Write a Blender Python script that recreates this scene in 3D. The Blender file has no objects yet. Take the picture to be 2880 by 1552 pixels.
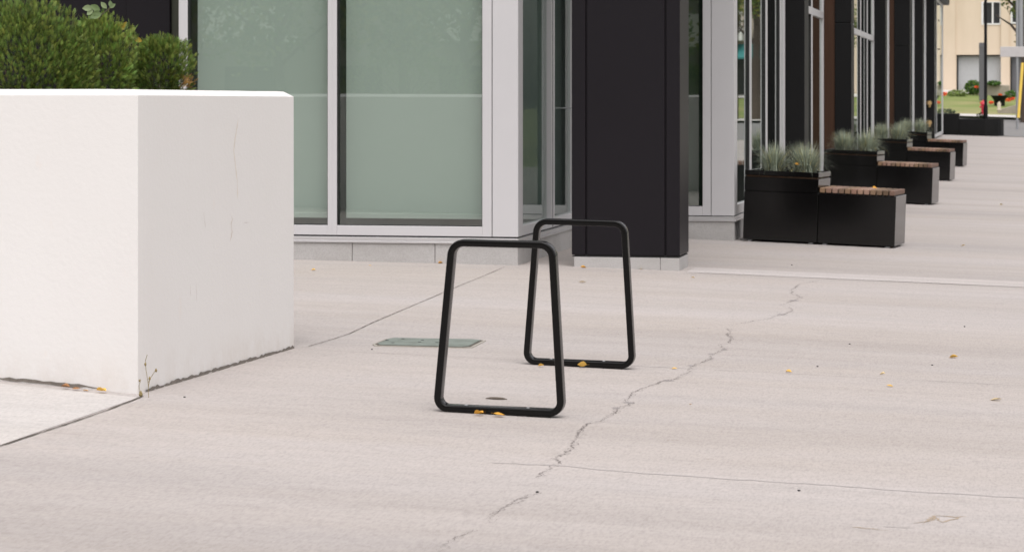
import bpy, bmesh, math, random
from mathutils import Vector, Matrix, noise
import numpy as np
random.seed(7)
R = math.radians
S = bpy.context.scene
C = S.collection

# ------------------------------------------------------------------ camera, sky, sun, exposure
F_PX = 7000.0; HY = 274.0; ZC = 1.42                       # focal length and horizon (pixels of the photo), eye height
TH = math.atan((2867-1440)/F_PX)                            # street runs along +Y, camera is turned left by TH
cam = bpy.data.objects.new('camera', bpy.data.cameras.new('camera')); C.objects.link(cam)
cam.location = (0, 0, ZC); cam.rotation_euler = (R(90), 0, TH)
cd = cam.data; cd.sensor_width = 36; cd.lens = 36*F_PX/2880; cd.shift_y = -(776-HY)/2880
cd.clip_start = .1; cd.clip_end = 2000
cd.dof.use_dof = True; cd.dof.focus_distance = 14.5; cd.dof.aperture_fstop = 8.0
S.camera = cam

SUN_EL, SUN_AZ = 64, 160                                    # degrees, azimuth clockwise from +Y: behind the camera
w = bpy.data.worlds.new('World'); S.world = w; w.use_nodes = True
nt = w.node_tree; bg = nt.nodes['Background']
sky = nt.nodes.new('ShaderNodeTexSky'); sky.sky_type = 'NISHITA'; sky.sun_disc = False
sky.sun_elevation = R(SUN_EL); sky.sun_rotation = R(SUN_AZ); sky.dust_density = 5; sky.air_density = 1.2
hs = nt.nodes.new('ShaderNodeHueSaturation'); hs.inputs['Saturation'].default_value = .10   # overcast: nearly neutral
nt.links.new(sky.outputs[0], hs.inputs['Color']); 
tint = nt.nodes.new('ShaderNodeMix'); tint.data_type = 'RGBA'; tint.blend_type = 'MULTIPLY'; tint.inputs[0].default_value = 1
tint.inputs[7].default_value = (1.0, .97, .985, 1)
nt.links.new(hs.outputs[0], tint.inputs[6]); nt.links.new(tint.outputs[2], bg.inputs['Color'])
bg.inputs['Strength'].default_value = .15
sl = bpy.data.lights.new('sun', 'SUN'); sl.energy = .8; sl.angle = R(75); sl.color = (1, .96, .92)
so = bpy.data.objects.new('sun', sl); C.objects.link(so)
az, el = R(SUN_AZ), R(SUN_EL)
so.rotation_euler = Vector((-math.sin(az)*math.cos(el), -math.cos(az)*math.cos(el), -math.sin(el))).to_track_quat('-Z', 'Y').to_euler()
S.view_settings.view_transform = 'Standard'; S.view_settings.look = 'None'
S.view_settings.exposure = 0.45; S.view_settings.gamma = 1

# ------------------------------------------------------------------ places: terrain and points read off the photo
X0 = -3.5
def terr(x, y):
    k = min(max((y-15)/4, 0), 1); s1 = .035*(1-k)+.012*k
    z = s1*min(X0-x, 6) if x < X0 else -.03*min(x-X0, 9)
    if y > 97: z += .022*(min(y, 130)-97)
    if y > 130: z += .055*(min(y, 152)-130)
    return z
FW = (-math.sin(TH), math.cos(TH)); RT = (math.cos(TH), math.sin(TH))
def ray(px, py):
    a = (px-1440)/F_PX
    return (FW[0]+a*RT[0], FW[1]+a*RT[1], -(py-HY)/F_PX)
def G(px, py, dz=0):
    d = ray(px, py); f = lambda t: ZC+t*d[2]-terr(t*d[0], t*d[1])-dz
    t = 2.0
    while t < 400:
        if f(t+.25) < 0:
            a, b = t, t+.25
            for _ in range(40):
                m = (a+b)/2
                if f(m) < 0: b = m
                else: a = m
            return Vector((a*d[0], a*d[1], ZC+a*d[2]))
        t += .25
def FY(px, py, y): d = ray(px, py); t = y/d[1]; return Vector((t*d[0], y, ZC+t*d[2]))
def FX(px, py, x): d = ray(px, py); t = x/d[0]; return Vector((x, t*d[1], ZC+t*d[2]))
def zy(py, y, px=1440): return FY(px, py, y).z

# ------------------------------------------------------------------ materials
def lin(r, g, b): return tuple((c/255/12.92 if c/255 <= .04045 else ((c/255+.055)/1.055)**2.4) for c in (r, g, b))
class Mat:
    def __init__(s, name):
        s.m = bpy.data.materials.new(name); s.m.use_nodes = True; s.t = s.m.node_tree
        s.b = s.t.nodes['Principled BSDF']; s.out = s.t.nodes['Material Output']
        s.pos = s.t.nodes.new('ShaderNodeNewGeometry').outputs['Position']
    def n(s, kind, **kw):
        x = s.t.nodes.new(kind)
        for k, v in kw.items(): setattr(x, k, v)
        return x
    def l(s, a, b): s.t.links.new(a, b)
    def noise(s, scale, stretch=(1, 1, 1), detail=4, rough=.55, loc=(0, 0, 0), rot=(0,0,0)):
        mp = s.n('ShaderNodeMapping'); mp.inputs['Scale'].default_value = stretch; mp.inputs['Location'].default_value = loc; mp.inputs['Rotation'].default_value = rot
        s.l(s.pos, mp.inputs[0]); x = s.n('ShaderNodeTexNoise'); x.inputs['Scale'].default_value = scale
        x.inputs['Detail'].default_value = detail; x.inputs['Roughness'].default_value = rough
        s.l(mp.outputs[0], x.inputs[0]); return x.outputs['Fac']
    def ramp(s, fac, stops):
        x = s.n('ShaderNodeValToRGB'); e = x.color_ramp.elements
        while len(e) < len(stops): e.new(.5)
        for q, (p, c) in zip(e, stops): q.position = p; q.color = tuple(c)+(1,) if len(c) == 3 else c
        s.l(fac, x.inputs[0]); return x.outputs[0]
    def mix(s, fac, a, b, mode='MIX'):
        x = s.n('ShaderNodeMix', data_type='RGBA', blend_type=mode)
        for sock, v in ((x.inputs[0], fac), (x.inputs[6], a), (x.inputs[7], b)):
            if hasattr(v, 'links'): s.l(v, sock)
            elif isinstance(v, (int, float)): sock.default_value = v
            else: sock.default_value = tuple(v)+(1,)
        return x.outputs[2]
    def col(s, c):
        if hasattr(c, 'links'): s.l(c, s.b.inputs['Base Color'])
        else: s.b.inputs['Base Color'].default_value = tuple(c)+(1,)
    def bump(s, fac, strength=.3, dist=.01):
        x = s.n('ShaderNodeBump'); x.inputs['Strength'].default_value = strength; x.inputs['Distance'].default_value = dist
        s.l(fac, x.inputs['Height']); s.l(x.outputs[0], s.b.inputs['Normal'])
    def set(s, rough=None, metal=None, spec=None, rv=None):
        if rough is not None: s.b.inputs['Roughness'].default_value = rough
        if metal is not None: s.b.inputs['Metallic'].default_value = metal
        if spec is not None: s.b.inputs['Specular IOR Level'].default_value = spec
        return s
G1 = lambda v: (v, v, v)
def plain(name, c, rough=.6, metal=0, spec=.5, var=.12, scale=6):
    m = Mat(name); f = m.noise(scale, detail=5)
    m.col(m.mix(f, tuple(x*(1-var) for x in c), tuple(min(1, x*(1+var)) for x in c))); m.set(rough, metal, spec); return m.m
def tinted(name, c, rough=.6, spec=.3, trans=0):            # colour times a per-vertex 'tint'
    m = Mat(name); a = m.n('ShaderNodeAttribute', attribute_name='tint')
    m.col(m.mix(1.0, c, a.outputs['Color'], 'MULTIPLY')); m.set(rough, 0, spec)
    if trans:
        t = m.n('ShaderNodeBsdfTranslucent'); m.l(m.mix(1.0, tuple(x*1.2 for x in c), a.outputs['Color'], 'MULTIPLY'), t.inputs[0])
        x = m.n('ShaderNodeMixShader'); x.inputs[0].default_value = trans
        m.l(m.b.outputs[0], x.inputs[1]); m.l(t.outputs[0], x.inputs[2]); m.l(x.outputs[0], m.out.inputs[0])
    return m.m

def mk_concrete(name, base, warm, streak=True, seed=0):
    m = Mat(name)
    big = m.noise(.62, (.22, 1, 1), 6, .65, (seed+2, 3, 0))              # broad warm / grey areas drawn out across the pavement
    c = m.mix(m.ramp(big, [(.34, G1(0)), (.66, G1(1))]), base, warm)
    st = m.noise(3.2, (.22, 1.6, 1), 6, .62, (seed, 0, 0))            # trowel / broom marks
    c = m.mix(m.ramp(st, [(.25, G1(.80)), (.5, G1(1)), (.75, G1(1.08))]), (0, 0, 0), c) if False else m.mix(1.0, c, m.ramp(st, [(.30, G1(.93)), (.48, G1(.98)), (.68, G1(1.02))]), 'MULTIPLY')
    fine = m.noise(22, (.4, 2.0, 1), 6, .75)
    c = m.mix(1.0, c, m.ramp(fine, [(.32, G1(.87)), (.46, G1(.97)), (.7, G1(1.03))]), 'MULTIPLY')
    bands = m.noise(.45, (.06, 1, 1), 4, .6, (seed, 11, 0))           # long worn bands across the walk
    c = m.mix(1.0, c, m.ramp(bands, [(.34, G1(.86)), (.5, G1(.985)), (.66, G1(1.03))]), 'MULTIPLY')
    gr = m.noise(95, (1, .22, 1), 3, .7)
    c = m.mix(1.0, c, m.ramp(gr, [(.30, G1(.83)), (.5, G1(.99)), (.70, G1(1.08))]), 'MULTIPLY')
    spot = m.noise(7, (1, 1.6, 1), 6, .75, (9, seed, 0))              # small darker dirt spots
    c = m.mix(1.0, c, m.ramp(spot, [(.26, (.72, .68, .63)), (.34, G1(1))]), 'MULTIPLY')
    m.col(c); m.set(.78, 0, .35); m.bump(m.noise(60, (.3, 2, 1), 4, .7), .25, .004)
    return m.m
M = {}
M['pave'] = mk_concrete('broom_finished_concrete', (.432, .400, .384), (.408, .366, .334))
M['slab'] = mk_concrete('pale_slab_concrete', (.53, .505, .485), (.525, .495, .465), seed=4)
M['strip'] = mk_concrete('pale_band_concrete', (.52, .485, .47), (.51, .47, .445), seed=8)
M['joint'] = plain('joint_dirt', (.10, .085, .07), .9, var=.5, scale=9)
M['crack'] = plain('crack_dirt', (.185, .165, .155), .95, var=.35, scale=14)
M['faint'] = plain('faint_crack', (.375, .347, .333), .95, var=.08, scale=5)
M['smudge'] = plain('crack_patch', (.29, .268, .258), .95, var=.2, scale=20)
M['scuff'] = plain('brown_scuff', (.36, .29, .215), .95, var=.3, scale=20)
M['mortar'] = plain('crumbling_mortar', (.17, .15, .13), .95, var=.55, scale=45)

m = Mat('white_render')                                       # painted plaster of the big planter
a = m.noise(1.6, (1, 1, .35), 5, .6); b = m.noise(9, (1, 1, .5), 5, .65)
c = m.mix(a, (.725, .715, .70), (.70, .68, .66)); c = m.mix(m.ramp(b, [(.24, G1(1)), (.34, G1(0))]), c, (.72, .68, .645))
po = m.noise(55, (1, 1, 1), 4, .7); c = m.mix(m.ramp(po, [(.24, G1(.6)), (.30, G1(0))]), c, (.55, .52, .49))
sp = m.n('ShaderNodeSeparateXYZ'); m.l(m.pos, sp.inputs[0])
zz = m.n('ShaderNodeMapRange'); zz.inputs[1].default_value = 0; zz.inputs[2].default_value = .22; zz.inputs[3].default_value = .55; zz.inputs[4].default_value = 0; m.l(sp.outputs[2], zz.inputs[0])
pr = m.n('ShaderNodeMath', operation='MULTIPLY'); m.l(zz.outputs[0], pr.inputs[0]); m.l(m.ramp(m.noise(6, (1, 1, .6), 6, .7), [(.42, G1(0)), (.62, G1(1))]), pr.inputs[1])
c = m.mix(pr.outputs[0], c, (.58, .53, .48))
m.col(c); m.set(.7, 0, .3); m.bump(m.noise(38, (1, 1, 1), 6, .6), .22, .006); M['render'] = m.m

m = Mat('precast_stone'); s1 = m.noise(120, detail=3); c = m.mix(m.ramp(s1, [(.30, G1(0)), (.65, G1(1))]), (.36, .35, .34), (.45, .44, .43))
c = m.mix(m.ramp(m.noise(3, (1, 1, 2), 6, .7), [(.35, G1(.35)), (.6, G1(0))]), c, (.30, .285, .265))
m.col(c); m.set(.8, 0, .3); m.bump(s1, .2, .003); M['stone'] = m.m
M['alu'] = plain('satin_grey_aluminium', (.555, .55, .56), .42, .2, .5, .03, 2)
M['trim'] = plain('bright_aluminium_trim', (.62, .615, .62), .32, .7, .5, .04, 3)
M['gasket'] = plain('black_gasket', (.012, .012, .012), .5)
M['clad'] = plain('charcoal_metal_cladding', (.0092, .0076, .0100), .42, 0, .20, .10, 1.5)
M['clad2'] = plain('near_black_cladding', (.006, .006, .0064), .5, 0, .2, .1, 1.5)
m = Mat('brown_wood_cladding'); wv = m.noise(8, (14, 14, .25), 6, .6); m.col(m.mix(wv, (.028, .012, .006), (.075, .034, .017))); m.set(.45, 0, .3); M['woodclad'] = m.m
M['black'] = plain('black_powder_coat', (.0040, .0038, .0038), .14, 0, .38, .15, 3)
M['rack'] = plain('gloss_black_steel', (.004, .0038, .0038), .24, 0, .22, .2, 12)
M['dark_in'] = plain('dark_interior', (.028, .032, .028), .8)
M['wall_in'] = plain('interior_grey', (.22, .24, .22), .8)
M['core'] = plain('concrete_core', (.25, .25, .25), .8)
M['soffit'] = plain('soffit_panel', (.10, .10, .10), .7)
M['blind'] = plain('white_roller_blind', (.56, .55, .52), .8, var=.02, scale=1)
M['rustslot'] = plain('rusty_slot', (.05, .026, .012), .9, var=.9, scale=9)
M['soil'] = plain('dark_soil', (.035, .025, .018), .95, var=.5, scale=30)
def mk_glass(name, tr, f0=.09):
    m = Mat(name); t = m.n('ShaderNodeBsdfTransparent'); t.inputs[0].default_value = tuple(tr)+(1,)
    g = m.n('ShaderNodeBsdfGlossy'); g.inputs['Roughness'].default_value = .012; g.inputs[0].default_value = (.93, .97, .94, 1)
    bm_ = m.n('ShaderNodeBump'); bm_.inputs['Strength'].default_value = .02; bm_.inputs['Distance'].default_value = .01
    m.l(m.noise(1.4, detail=1), bm_.inputs['Height']); m.l(bm_.outputs[0], g.inputs['Normal'])
    lw = m.n('ShaderNodeLayerWeight'); lw.inputs[0].default_value = .5
    pw = m.n('ShaderNodeMath', operation='POWER'); pw.inputs[1].default_value = 5; m.l(lw.outputs['Facing'], pw.inputs[0])
    fr = m.n('ShaderNodeMapRange'); fr.inputs[3].default_value = f0; fr.inputs[4].default_value = 1; m.l(pw.outputs[0], fr.inputs[0])
    x = m.n('ShaderNodeMixShader'); m.l(fr.outputs[0], x.inputs[0]); m.l(t.outputs[0], x.inputs[1]); m.l(g.outputs[0], x.inputs[2]); m.l(x.outputs[0], m.out.inputs[0])
    return m.m
M['glass'] = mk_glass('green_glass', (.695, .79, .755), .17)
M['slat'] = tinted('brown_timber_slat', (.245, .160, .108), .65)
M['thuja'] = tinted('thuja_foliage', (.108, .165, .032), .5, .3, .16)
M['fescue'] = tinted('blue_fescue_blade', (.38, .435, .335), .6, .2, .12)
M['leaf'] = tinted('fallen_leaf', (1, 1, 1), .6, .25, .15)
M['sprig'] = tinted('sprig_leaf', (1, 1, 1), .5, .3, .25)
M['bush'] = tinted('garden_foliage', (1, 1, 1), .6, .2, .2)
M['bark'] = plain('bark', (.075, .055, .042), .9, var=.4, scale=14)
M['cover'] = None
m = Mat('green_utility_cover'); s1 = m.noise(90, detail=3); c = m.mix(s1, (.15, .175, .155), (.23, .26, .232)); c = m.mix(m.ramp(m.noise(9, detail=5), [(.35, G1(.6)), (.55, G1(0))]), c, (.12, .135, .115)); m.col(c); m.set(.8, 0, .25); M['cover'] = m.m
M['cover_rim'] = plain('cover_rim', (.33, .31, .27), .85, var=.3, scale=30)
m = Mat('beige_stucco'); c = m.mix(m.noise(.5, detail=5), (.62, .515, .40), (.68, .57, .455)); c = m.mix(m.ramp(m.noise(1.1, (1, 1, .2), 5), [(.35, G1(.5)), (.55, G1(0))]), c, (.57, .47, .36)); m.col(c); m.set(.9); M['stucco'] = m.m
M['garage'] = plain('pale_grey_door', (.40, .41, .42), .6, var=.08)
M['winframe'] = plain('white_window_frame', (.7, .7, .7), .5)
M['darkglass'] = plain('dark_window_glass', (.03, .032, .034), .12, 0, .6)
m = Mat('lawn'); c = m.mix(m.noise(.9, detail=6), (.10, .15, .03), (.21, .25, .07)); c = m.mix(m.ramp(m.noise(.25, detail=4), [(.45, G1(0)), (.65, G1(.7))]), c, (.30, .26, .12)); m.col(c); m.set(.95); M['lawn'] = m.m
M['asphalt'] = plain('asphalt', (.19, .185, .18), .9, var=.2, scale=3)
M['kerb'] = plain('kerb_concrete', (.55, .53, .50), .8)
M['steel'] = plain('galvanised_steel', (.36, .37, .38), .45, .5)
M['yellow'] = plain('yellow_plastic', (.70, .49, .08), .5)
M['red'] = plain('red_paint', (.55, .03, .05), .45)
M['brass'] = plain('brass', (.55, .38, .18), .4, .7)
M['greystone'] = plain('grey_garden_stone', (.30, .27, .22), .9, var=.3, scale=4)
M['greypost'] = plain('grey_post', (.11, .11, .12), .6)
M['teal'] = plain('teal_awning', (.03, .20, .20), .6)
M['brick'] = plain('pale_brick', (.45, .38, .32), .9, var=.2, scale=4)
M['balcony'] = plain('white_balcony', (.75, .75, .75), .6)

# ------------------------------------------------------------------ building blocks
class MB:
    """collects shapes and links them as ONE mesh object"""
    def __init__(s): s.bm = bmesh.new()
    def box(s, x0, x1, y0, y1, z0, z1, bev=0, seg=1, mat=None):
        v = [s.bm.verts.new((x, y, z)) for z in (z0, z1) for y in (y0, y1) for x in (x0, x1)]
        fs = [s.bm.faces.new([v[i] for i in q]) for q in ((0, 2, 3, 1), (4, 5, 7, 6), (0, 1, 5, 4), (2, 6, 7, 3), (0, 4, 6, 2), (1, 3, 7, 5))]
        if bev:
            es = list({e for f in fs for e in f.edges})
            bmesh.ops.bevel(s.bm, geom=es, offset=bev, segments=seg, affect='EDGES', profile=.5, clamp_overlap=True)
        return s
    def prism(s, pts, z0, z1, bev=0, seg=2):
        """pts counter-clockwise; z0/z1 numbers or lists"""
        n = len(pts); a = z0 if isinstance(z0, (list, tuple)) else [z0]*n; b = z1 if isinstance(z1, (list, tuple)) else [z1]*n
        lo = [s.bm.verts.new((p[0], p[1], a[i])) for i, p in enumerate(pts)]; hi = [s.bm.verts.new((p[0], p[1], b[i])) for i, p in enumerate(pts)]
        s.bm.faces.new(lo[::-1]); top = s.bm.faces.new(hi)
        for i in range(n): s.bm.faces.new((lo[i], lo[(i+1) % n], hi[(i+1) % n], hi[i]))
        if bev: bmesh.ops.bevel(s.bm, geom=list(top.edges), offset=bev, segments=seg, affect='EDGES', profile=.5)
        return s
    def lathe(s, prof, n=20, cx=0, cy=0):
        rings = [[s.bm.verts.new((cx+r*math.cos(2*math.pi*i/n), cy+r*math.sin(2*math.pi*i/n), z)) for i in range(n)] for r, z in prof]
        for a, b in zip(rings, rings[1:]):
            for i in range(n): s.bm.faces.new((a[i], a[(i+1) % n], b[(i+1) % n], b[i]))
        s.bm.faces.new(rings[0][::-1]); s.bm.faces.new(rings[-1]); return s
    def tube(s, pts, radii, n=8):
        pts = [Vector(p) for p in pts]; rings = []
        if isinstance(radii, (int, float)): radii = [radii]*len(pts)
        for i, p in enumerate(pts):
            d = (pts[min(i+1, len(pts)-1)]-pts[max(i-1, 0)]).normalized()
            u = d.orthogonal().normalized() if i == 0 else (u-d*u.dot(d)).normalized()
            v = d.cross(u); rings.append([s.bm.verts.new(p+radii[i]*(u*math.cos(2*math.pi*k/n)+v*math.sin(2*math.pi*k/n))) for k in range(n)])
        for a, b in zip(rings, rings[1:]):
            for i in range(n): s.bm.faces.new((a[i], a[(i+1) % n], b[(i+1) % n], b[i]))
        s.bm.faces.new(rings[0][::-1]); s.bm.faces.new(rings[-1]); return s
    def face(s, pts): s.bm.faces.new([s.bm.verts.new(p) for p in pts]); return s
    def build(s, name, mat, parent=None, smooth=False, xf=None):
        me = bpy.data.meshes.new(name); bmesh.ops.recalc_face_normals(s.bm, faces=s.bm.faces[:])
        if xf is not None: s.bm.transform(xf)
        s.bm.to_mesh(me); s.bm.free(); me.materials.append(mat)
        if smooth:
            for p in me.polygons: p.use_smooth = True
            try: me.set_sharp_from_angle(angle=R(40))
            except Exception: pass
        o = bpy.data.objects.new(name, me); C.objects.link(o)
        if parent: o.parent = parent
        return o
def raw(name, verts, faces, mat, parent=None, tint=None, smooth=False):
    me = bpy.data.meshes.new(name); me.from_pydata([tuple(v) for v in verts], [], faces); me.materials.append(mat)
    if tint is not None:
        at = me.color_attributes.new('tint', 'FLOAT_COLOR', 'POINT')
        t = np.ones((len(verts), 4), dtype=np.float32); t[:, :3] = np.asarray(tint).reshape(len(verts), -1); at.data.foreach_set('color', t.ravel())
    if smooth:
        for p in me.polygons: p.use_smooth = True
    o = bpy.data.objects.new(name, me); C.objects.link(o)
    if parent: o.parent = parent
    return o
def tag(o, label=None, cat=None, group=None, kind=None):
    if label: o['label'] = label
    if cat: o['category'] = cat
    if group: o['group'] = group
    if kind: o['kind'] = kind
    return o
def thing(name, label, cat, loc=(0, 0, 0), rot=(0, 0, 0), group=None):
    o = bpy.data.objects.new(name, None); C.objects.link(o); o.location = loc; o.rotation_euler = rot; o.empty_display_size = .2
    return tag(o, label, cat, group)
def dup(root, loc, rot=None, label=None):
    r = root.copy(); C.objects.link(r); r.location = loc
    if rot is not None: r.rotation_euler = rot
    if label: r['label'] = label
    for ch in list(root.children):
        c = ch.copy(); C.objects.link(c); c.parent = r
        for g in list(ch.children):
            d = g.copy(); C.objects.link(d); d.parent = c
    return r

# ------------------------------------------------------------------ the setting: terrain, pavement, kerbs, road, lawn
def sheet(name, xs, ys, dz, mat, kind='structure', parent=None, skirt=0):
    v = [(x, y, terr(x, y)+dz) for y in ys for x in xs]; nx = len(xs)
    f = [(j*nx+i, j*nx+i+1, (j+1)*nx+i+1, (j+1)*nx+i) for j in range(len(ys)-1) for i in range(nx-1)]
    o = raw(name, v, f, mat, parent)
    return tag(o, kind=kind) if kind and not parent else o
def lsp(a, b, n): return [a+(b-a)*i/n for i in range(n+1)]
gx = [-600, -200, -60, -20, -9.5, -6.5, -3.5, 0, 3, 5.5, 8, 30, 80, 200, 600]
gy = [-300, -60, -5]+lsp(0, 15, 5)+[16, 17, 18, 19, 30, 60, 97, 110, 130, 140, 152, 220, 400, 900]
sheet('ground', gx, gy, -.02, M['lawn'])
tag(sheet('pavement', [-14, -9.5, -8, -7, -6.5, -6, -5.5, -5, -4.5, -4, -3.5, 0, 3.0, 5.5, 6.6], lsp(-6, 15, 7)+lsp(15.5, 19, 7)+lsp(19.5, 97, 10), 0, M['pave']))
# end street (across the end of the walk), and side street to the right
sheet('road', [-60, -20, -9.5, -3.5, 0, 5.5, 20, 60], [97.3, 104, 112, 118], .0, M['asphalt'])
sheet('kerb', [-60, -20, -9.5, -3.5, 0, 5.5, 20, 60], [118, 118.2, 121.5], .12, M['kerb'])
sheet('side_road', [9.2, 12, 14, 18], [-6, 97], 0, M['asphalt'])
sheet('side_path', [18.5, 20.5], [-6, 97], .06, M['kerb'])
sheet('kerb', [8.2, 9.0], [-6, 97], .10, M['kerb'])

# strips, joints and cracks lie on the pavement as thin sheets
pave = bpy.data.objects['pavement']
def ribbon(name, pts, wpx, mat, dz=.0012, jit=.35, parent=pave, step=.05, wob=0.0):
    """a thin strip through ground points; wpx = (world) half width list or number"""
    P = [Vector(p) for p in pts]; Q = []
    for a, b in zip(P, P[1:]):
        n = max(1, int((b-a).length/step))
        for i in range(n): Q.append(a.lerp(b, i/n))
    Q.append(P[-1]); V = []; Fc = []
    for i, q in enumerate(Q):
        d = (Q[min(i+1, len(Q)-1)]-Q[max(i-1, 0)]); d.z = 0; d.normalize(); nrm = Vector((-d.y, d.x, 0))
        ww = wpx*(1+jit*random.uniform(-1, 1)); t = i/(len(Q)-1)
        q = q+nrm*random.uniform(-wob, wob)
        if t == 0 or t == 1: ww *= .2
        if name == 'crack' and jit > .8: ww *= (.5 if noise.noise(Vector((q.x*6, q.y*2.2, 5))) < -.05 else 1)
        for sgn in (-1, 1):
            p = q+nrm*ww*sgn; V.append((p.x, p.y, terr(p.x, p.y)+dz))
        if i: Fc.append((2*i-2, 2*i-1, 2*i+1, 2*i))
    return raw(name, V, Fc, mat, parent)
def gp(pts): return [G(*p) for p in pts]
def z4(pts, fx, ox, oy): return [(ox+x/fx, oy+y/fx) for x, y in pts]

# light band by the dark column, pale slab at left
bandA = G(1936, 752); 
def quad_on_ground(name, xs, ys, mat, dz=.004): return sheet(name, xs, ys, dz, mat, None, pave)
q = sheet('pavement_band', [-2.70, -1.5, 0, 1.5, 3.0], [20.42, 21.02], .0015, M['strip'], None, pave)
ribbon('joint', [(-2.7, 20.41, 0), (3, 20.41, 0)], .006, M['joint'], .0040, .5, step=.2)
slabpts = [G(391, 1118), G(0, 1252)]
sd = (slabpts[1]-slabpts[0]); sA = slabpts[0]-sd*.2; sB = slabpts[0]+sd*2.6
NS = 10
V = []; Fc = []
for i in range(NS+1):
    p = slabpts[0].lerp(sB, i/NS)
    for k in range(5):
        x = p.x-k*1.4; y = p.y+(k*.33 if i == 0 else 0)*1.0
        V.append((x, y, terr(x, y)+.002))
for i in range(NS):
    for k in range(4): Fc.append((i*5+k, (i+1)*5+k, (i+1)*5+k+1, i*5+k+1))
raw('pale_slab', V, Fc, M['slab'], pave)
ribbon('joint', gp([(405, 1113), (391, 1119), (300, 1155), (180, 1196), (60, 1235), (-120, 1296)]), .0048, M['joint'], .0035, .5)
ribbon('joint', gp([(866, 975), (883, 970), (940, 953), (985, 938), (1050, 907), (1180, 852), (1300, 801), (1420, 751)]), .0026, M['joint'], .0035, .5)
ribbon('joint', gp([(885, 984), (1240, 1001), (1519, 1015), (1764, 1028), (2200, 1050), (2880, 1085), (3100, 1096)]), .0023, M['crack'], .0012, .5, step=.1)
ribbon('joint', [(-3.0, 33.5, 0), (3, 33.5, 0)], .012, M['crack'], .0012, .5, step=.3)
ribbon('joint', [(-3.0, 46, 0), (3, 46, 0)], .014, M['crack'], .0012, .5, step=.3)
mainc = z4([(1400,103),(1310,118),(1255,155),(1270,165),(1250,170),(1290,182),(1320,195),(1270,212),(1205,237)], 2.0125, 1600, 740)
main2 = z4([(1250,250),(1265,270),(1230,287),(1165,300),(1130,315),(1060,325),(990,338),(920,350)], 2.0125, 1600, 740)
main3 = z4([(890,368),(915,385),(890,400),(925,425),(895,455),(848,462),(885,490),(830,505),(800,520),(795,545),(720,572),(690,585),(680,615),(640,632),(600,655),(520,668),(490,683),(400,712),(360,732),(345,752),(322,775),(345,795),(270,820),(255,850)], 2.0125, 1600, 740)
bran = z4([(890,368),(855,360),(700,373),(580,381),(480,384),(240,404)], 2.0125, 1600, 740)
low1 = z4([(825,225),(835,240),(765,280),(710,290),(680,320),(660,365),(640,400),(600,425),(570,438),(595,455),(540,485),(500,520)], 1.515, 1180, 1000)
low2 = z4([(500,580),(440,605),(345,655),(310,675),(297,710)], 1.515, 1180, 1000)
low3 = z4([(230,738),(190,760),(150,780),(110,805),(70,836),(20,870)], 1.515, 1180, 1000)
for pts, wd in ((mainc, .0026), (main2, .0024), (main3, .0027), (bran, .0015), (low1, .0024), (low2, .0013), (low3, .0015)):
    ribbon('crack', gp(pts), wd, M['crack'], .0012, .9, step=.018, wob=.012)
for pts in (main3, low1, low2, low3):                       # a second hairline beside the crack
    ribbon('crack', [p+Vector((.012, .0, 0)) for p in gp(pts)], .0010, M['crack'], .0016, .9, step=.03, wob=.018)
ribbon('crack', gp(z4([(300, 455), (620,470),(900,497),(1250,520),(1700,548),(2100,578),(2576,605),(2700, 612)], 1.515, 1180, 1000)), .008, M['faint'], .0012, .6, step=.05, wob=.010)
def blot(name, px, py, rx, ry, mat, dz=.0008, n=26):
    c = G(px, py); pts = []
    for i in range(n):
        a = 2*math.pi*i/n; k = 1+random.uniform(-.45, .35)
        x = c.x+rx*k*math.cos(a); y = c.y+ry*k*math.sin(a); pts.append((x, y, terr(x, y)+dz))
    return raw(name, pts, [tuple(range(n))], mat, pave)
for px, py, rx, ry in z4([], 1, 0, 0) or [(1880, 1070, .032, .035), (1770, 1132, .030, .035), (1733, 1147, .022, .03), (2232, 845, .035, .07), (2200, 884, .035, .05), (1998, 995, .018, .03), (2038, 983, .02, .03), (1945, 1028, .02, .04)]:
    blot('stain', px, py, rx, ry, M['smudge'])
for pts, wd in ((z4([(2100,712),(2160,705),(2200,680),(2290,688),(2330,684)], 1.515, 1180, 1000), .005), (z4([(2140,716),(2200,690),(2230,708),(2300,690)], 1.515, 1180, 1000), .004), (z4([(1840,730),(1930,738),(2000,744)], 1.515, 1180, 1000), .004)):
    ribbon('scuff', gp(pts), wd, M['scuff'], .0012, .8, step=.02, wob=.008)
for px, py, L in ((1560, 935, .08), (1640, 952, .1), (1480, 918, .05), (2560, 905, .08), (2620, 920, .1), (2350, 850, .09), (2150, 940, .1), (1285, 917, .06), (2480, 1480, .12), (1700, 1420, .08)):
    c = G(px, py); ribbon('scuff', [c, c+Vector((L, random.uniform(-.02, .02), 0))], .003, M['faint'], .0012, .7, step=.02, wob=.003)

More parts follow.
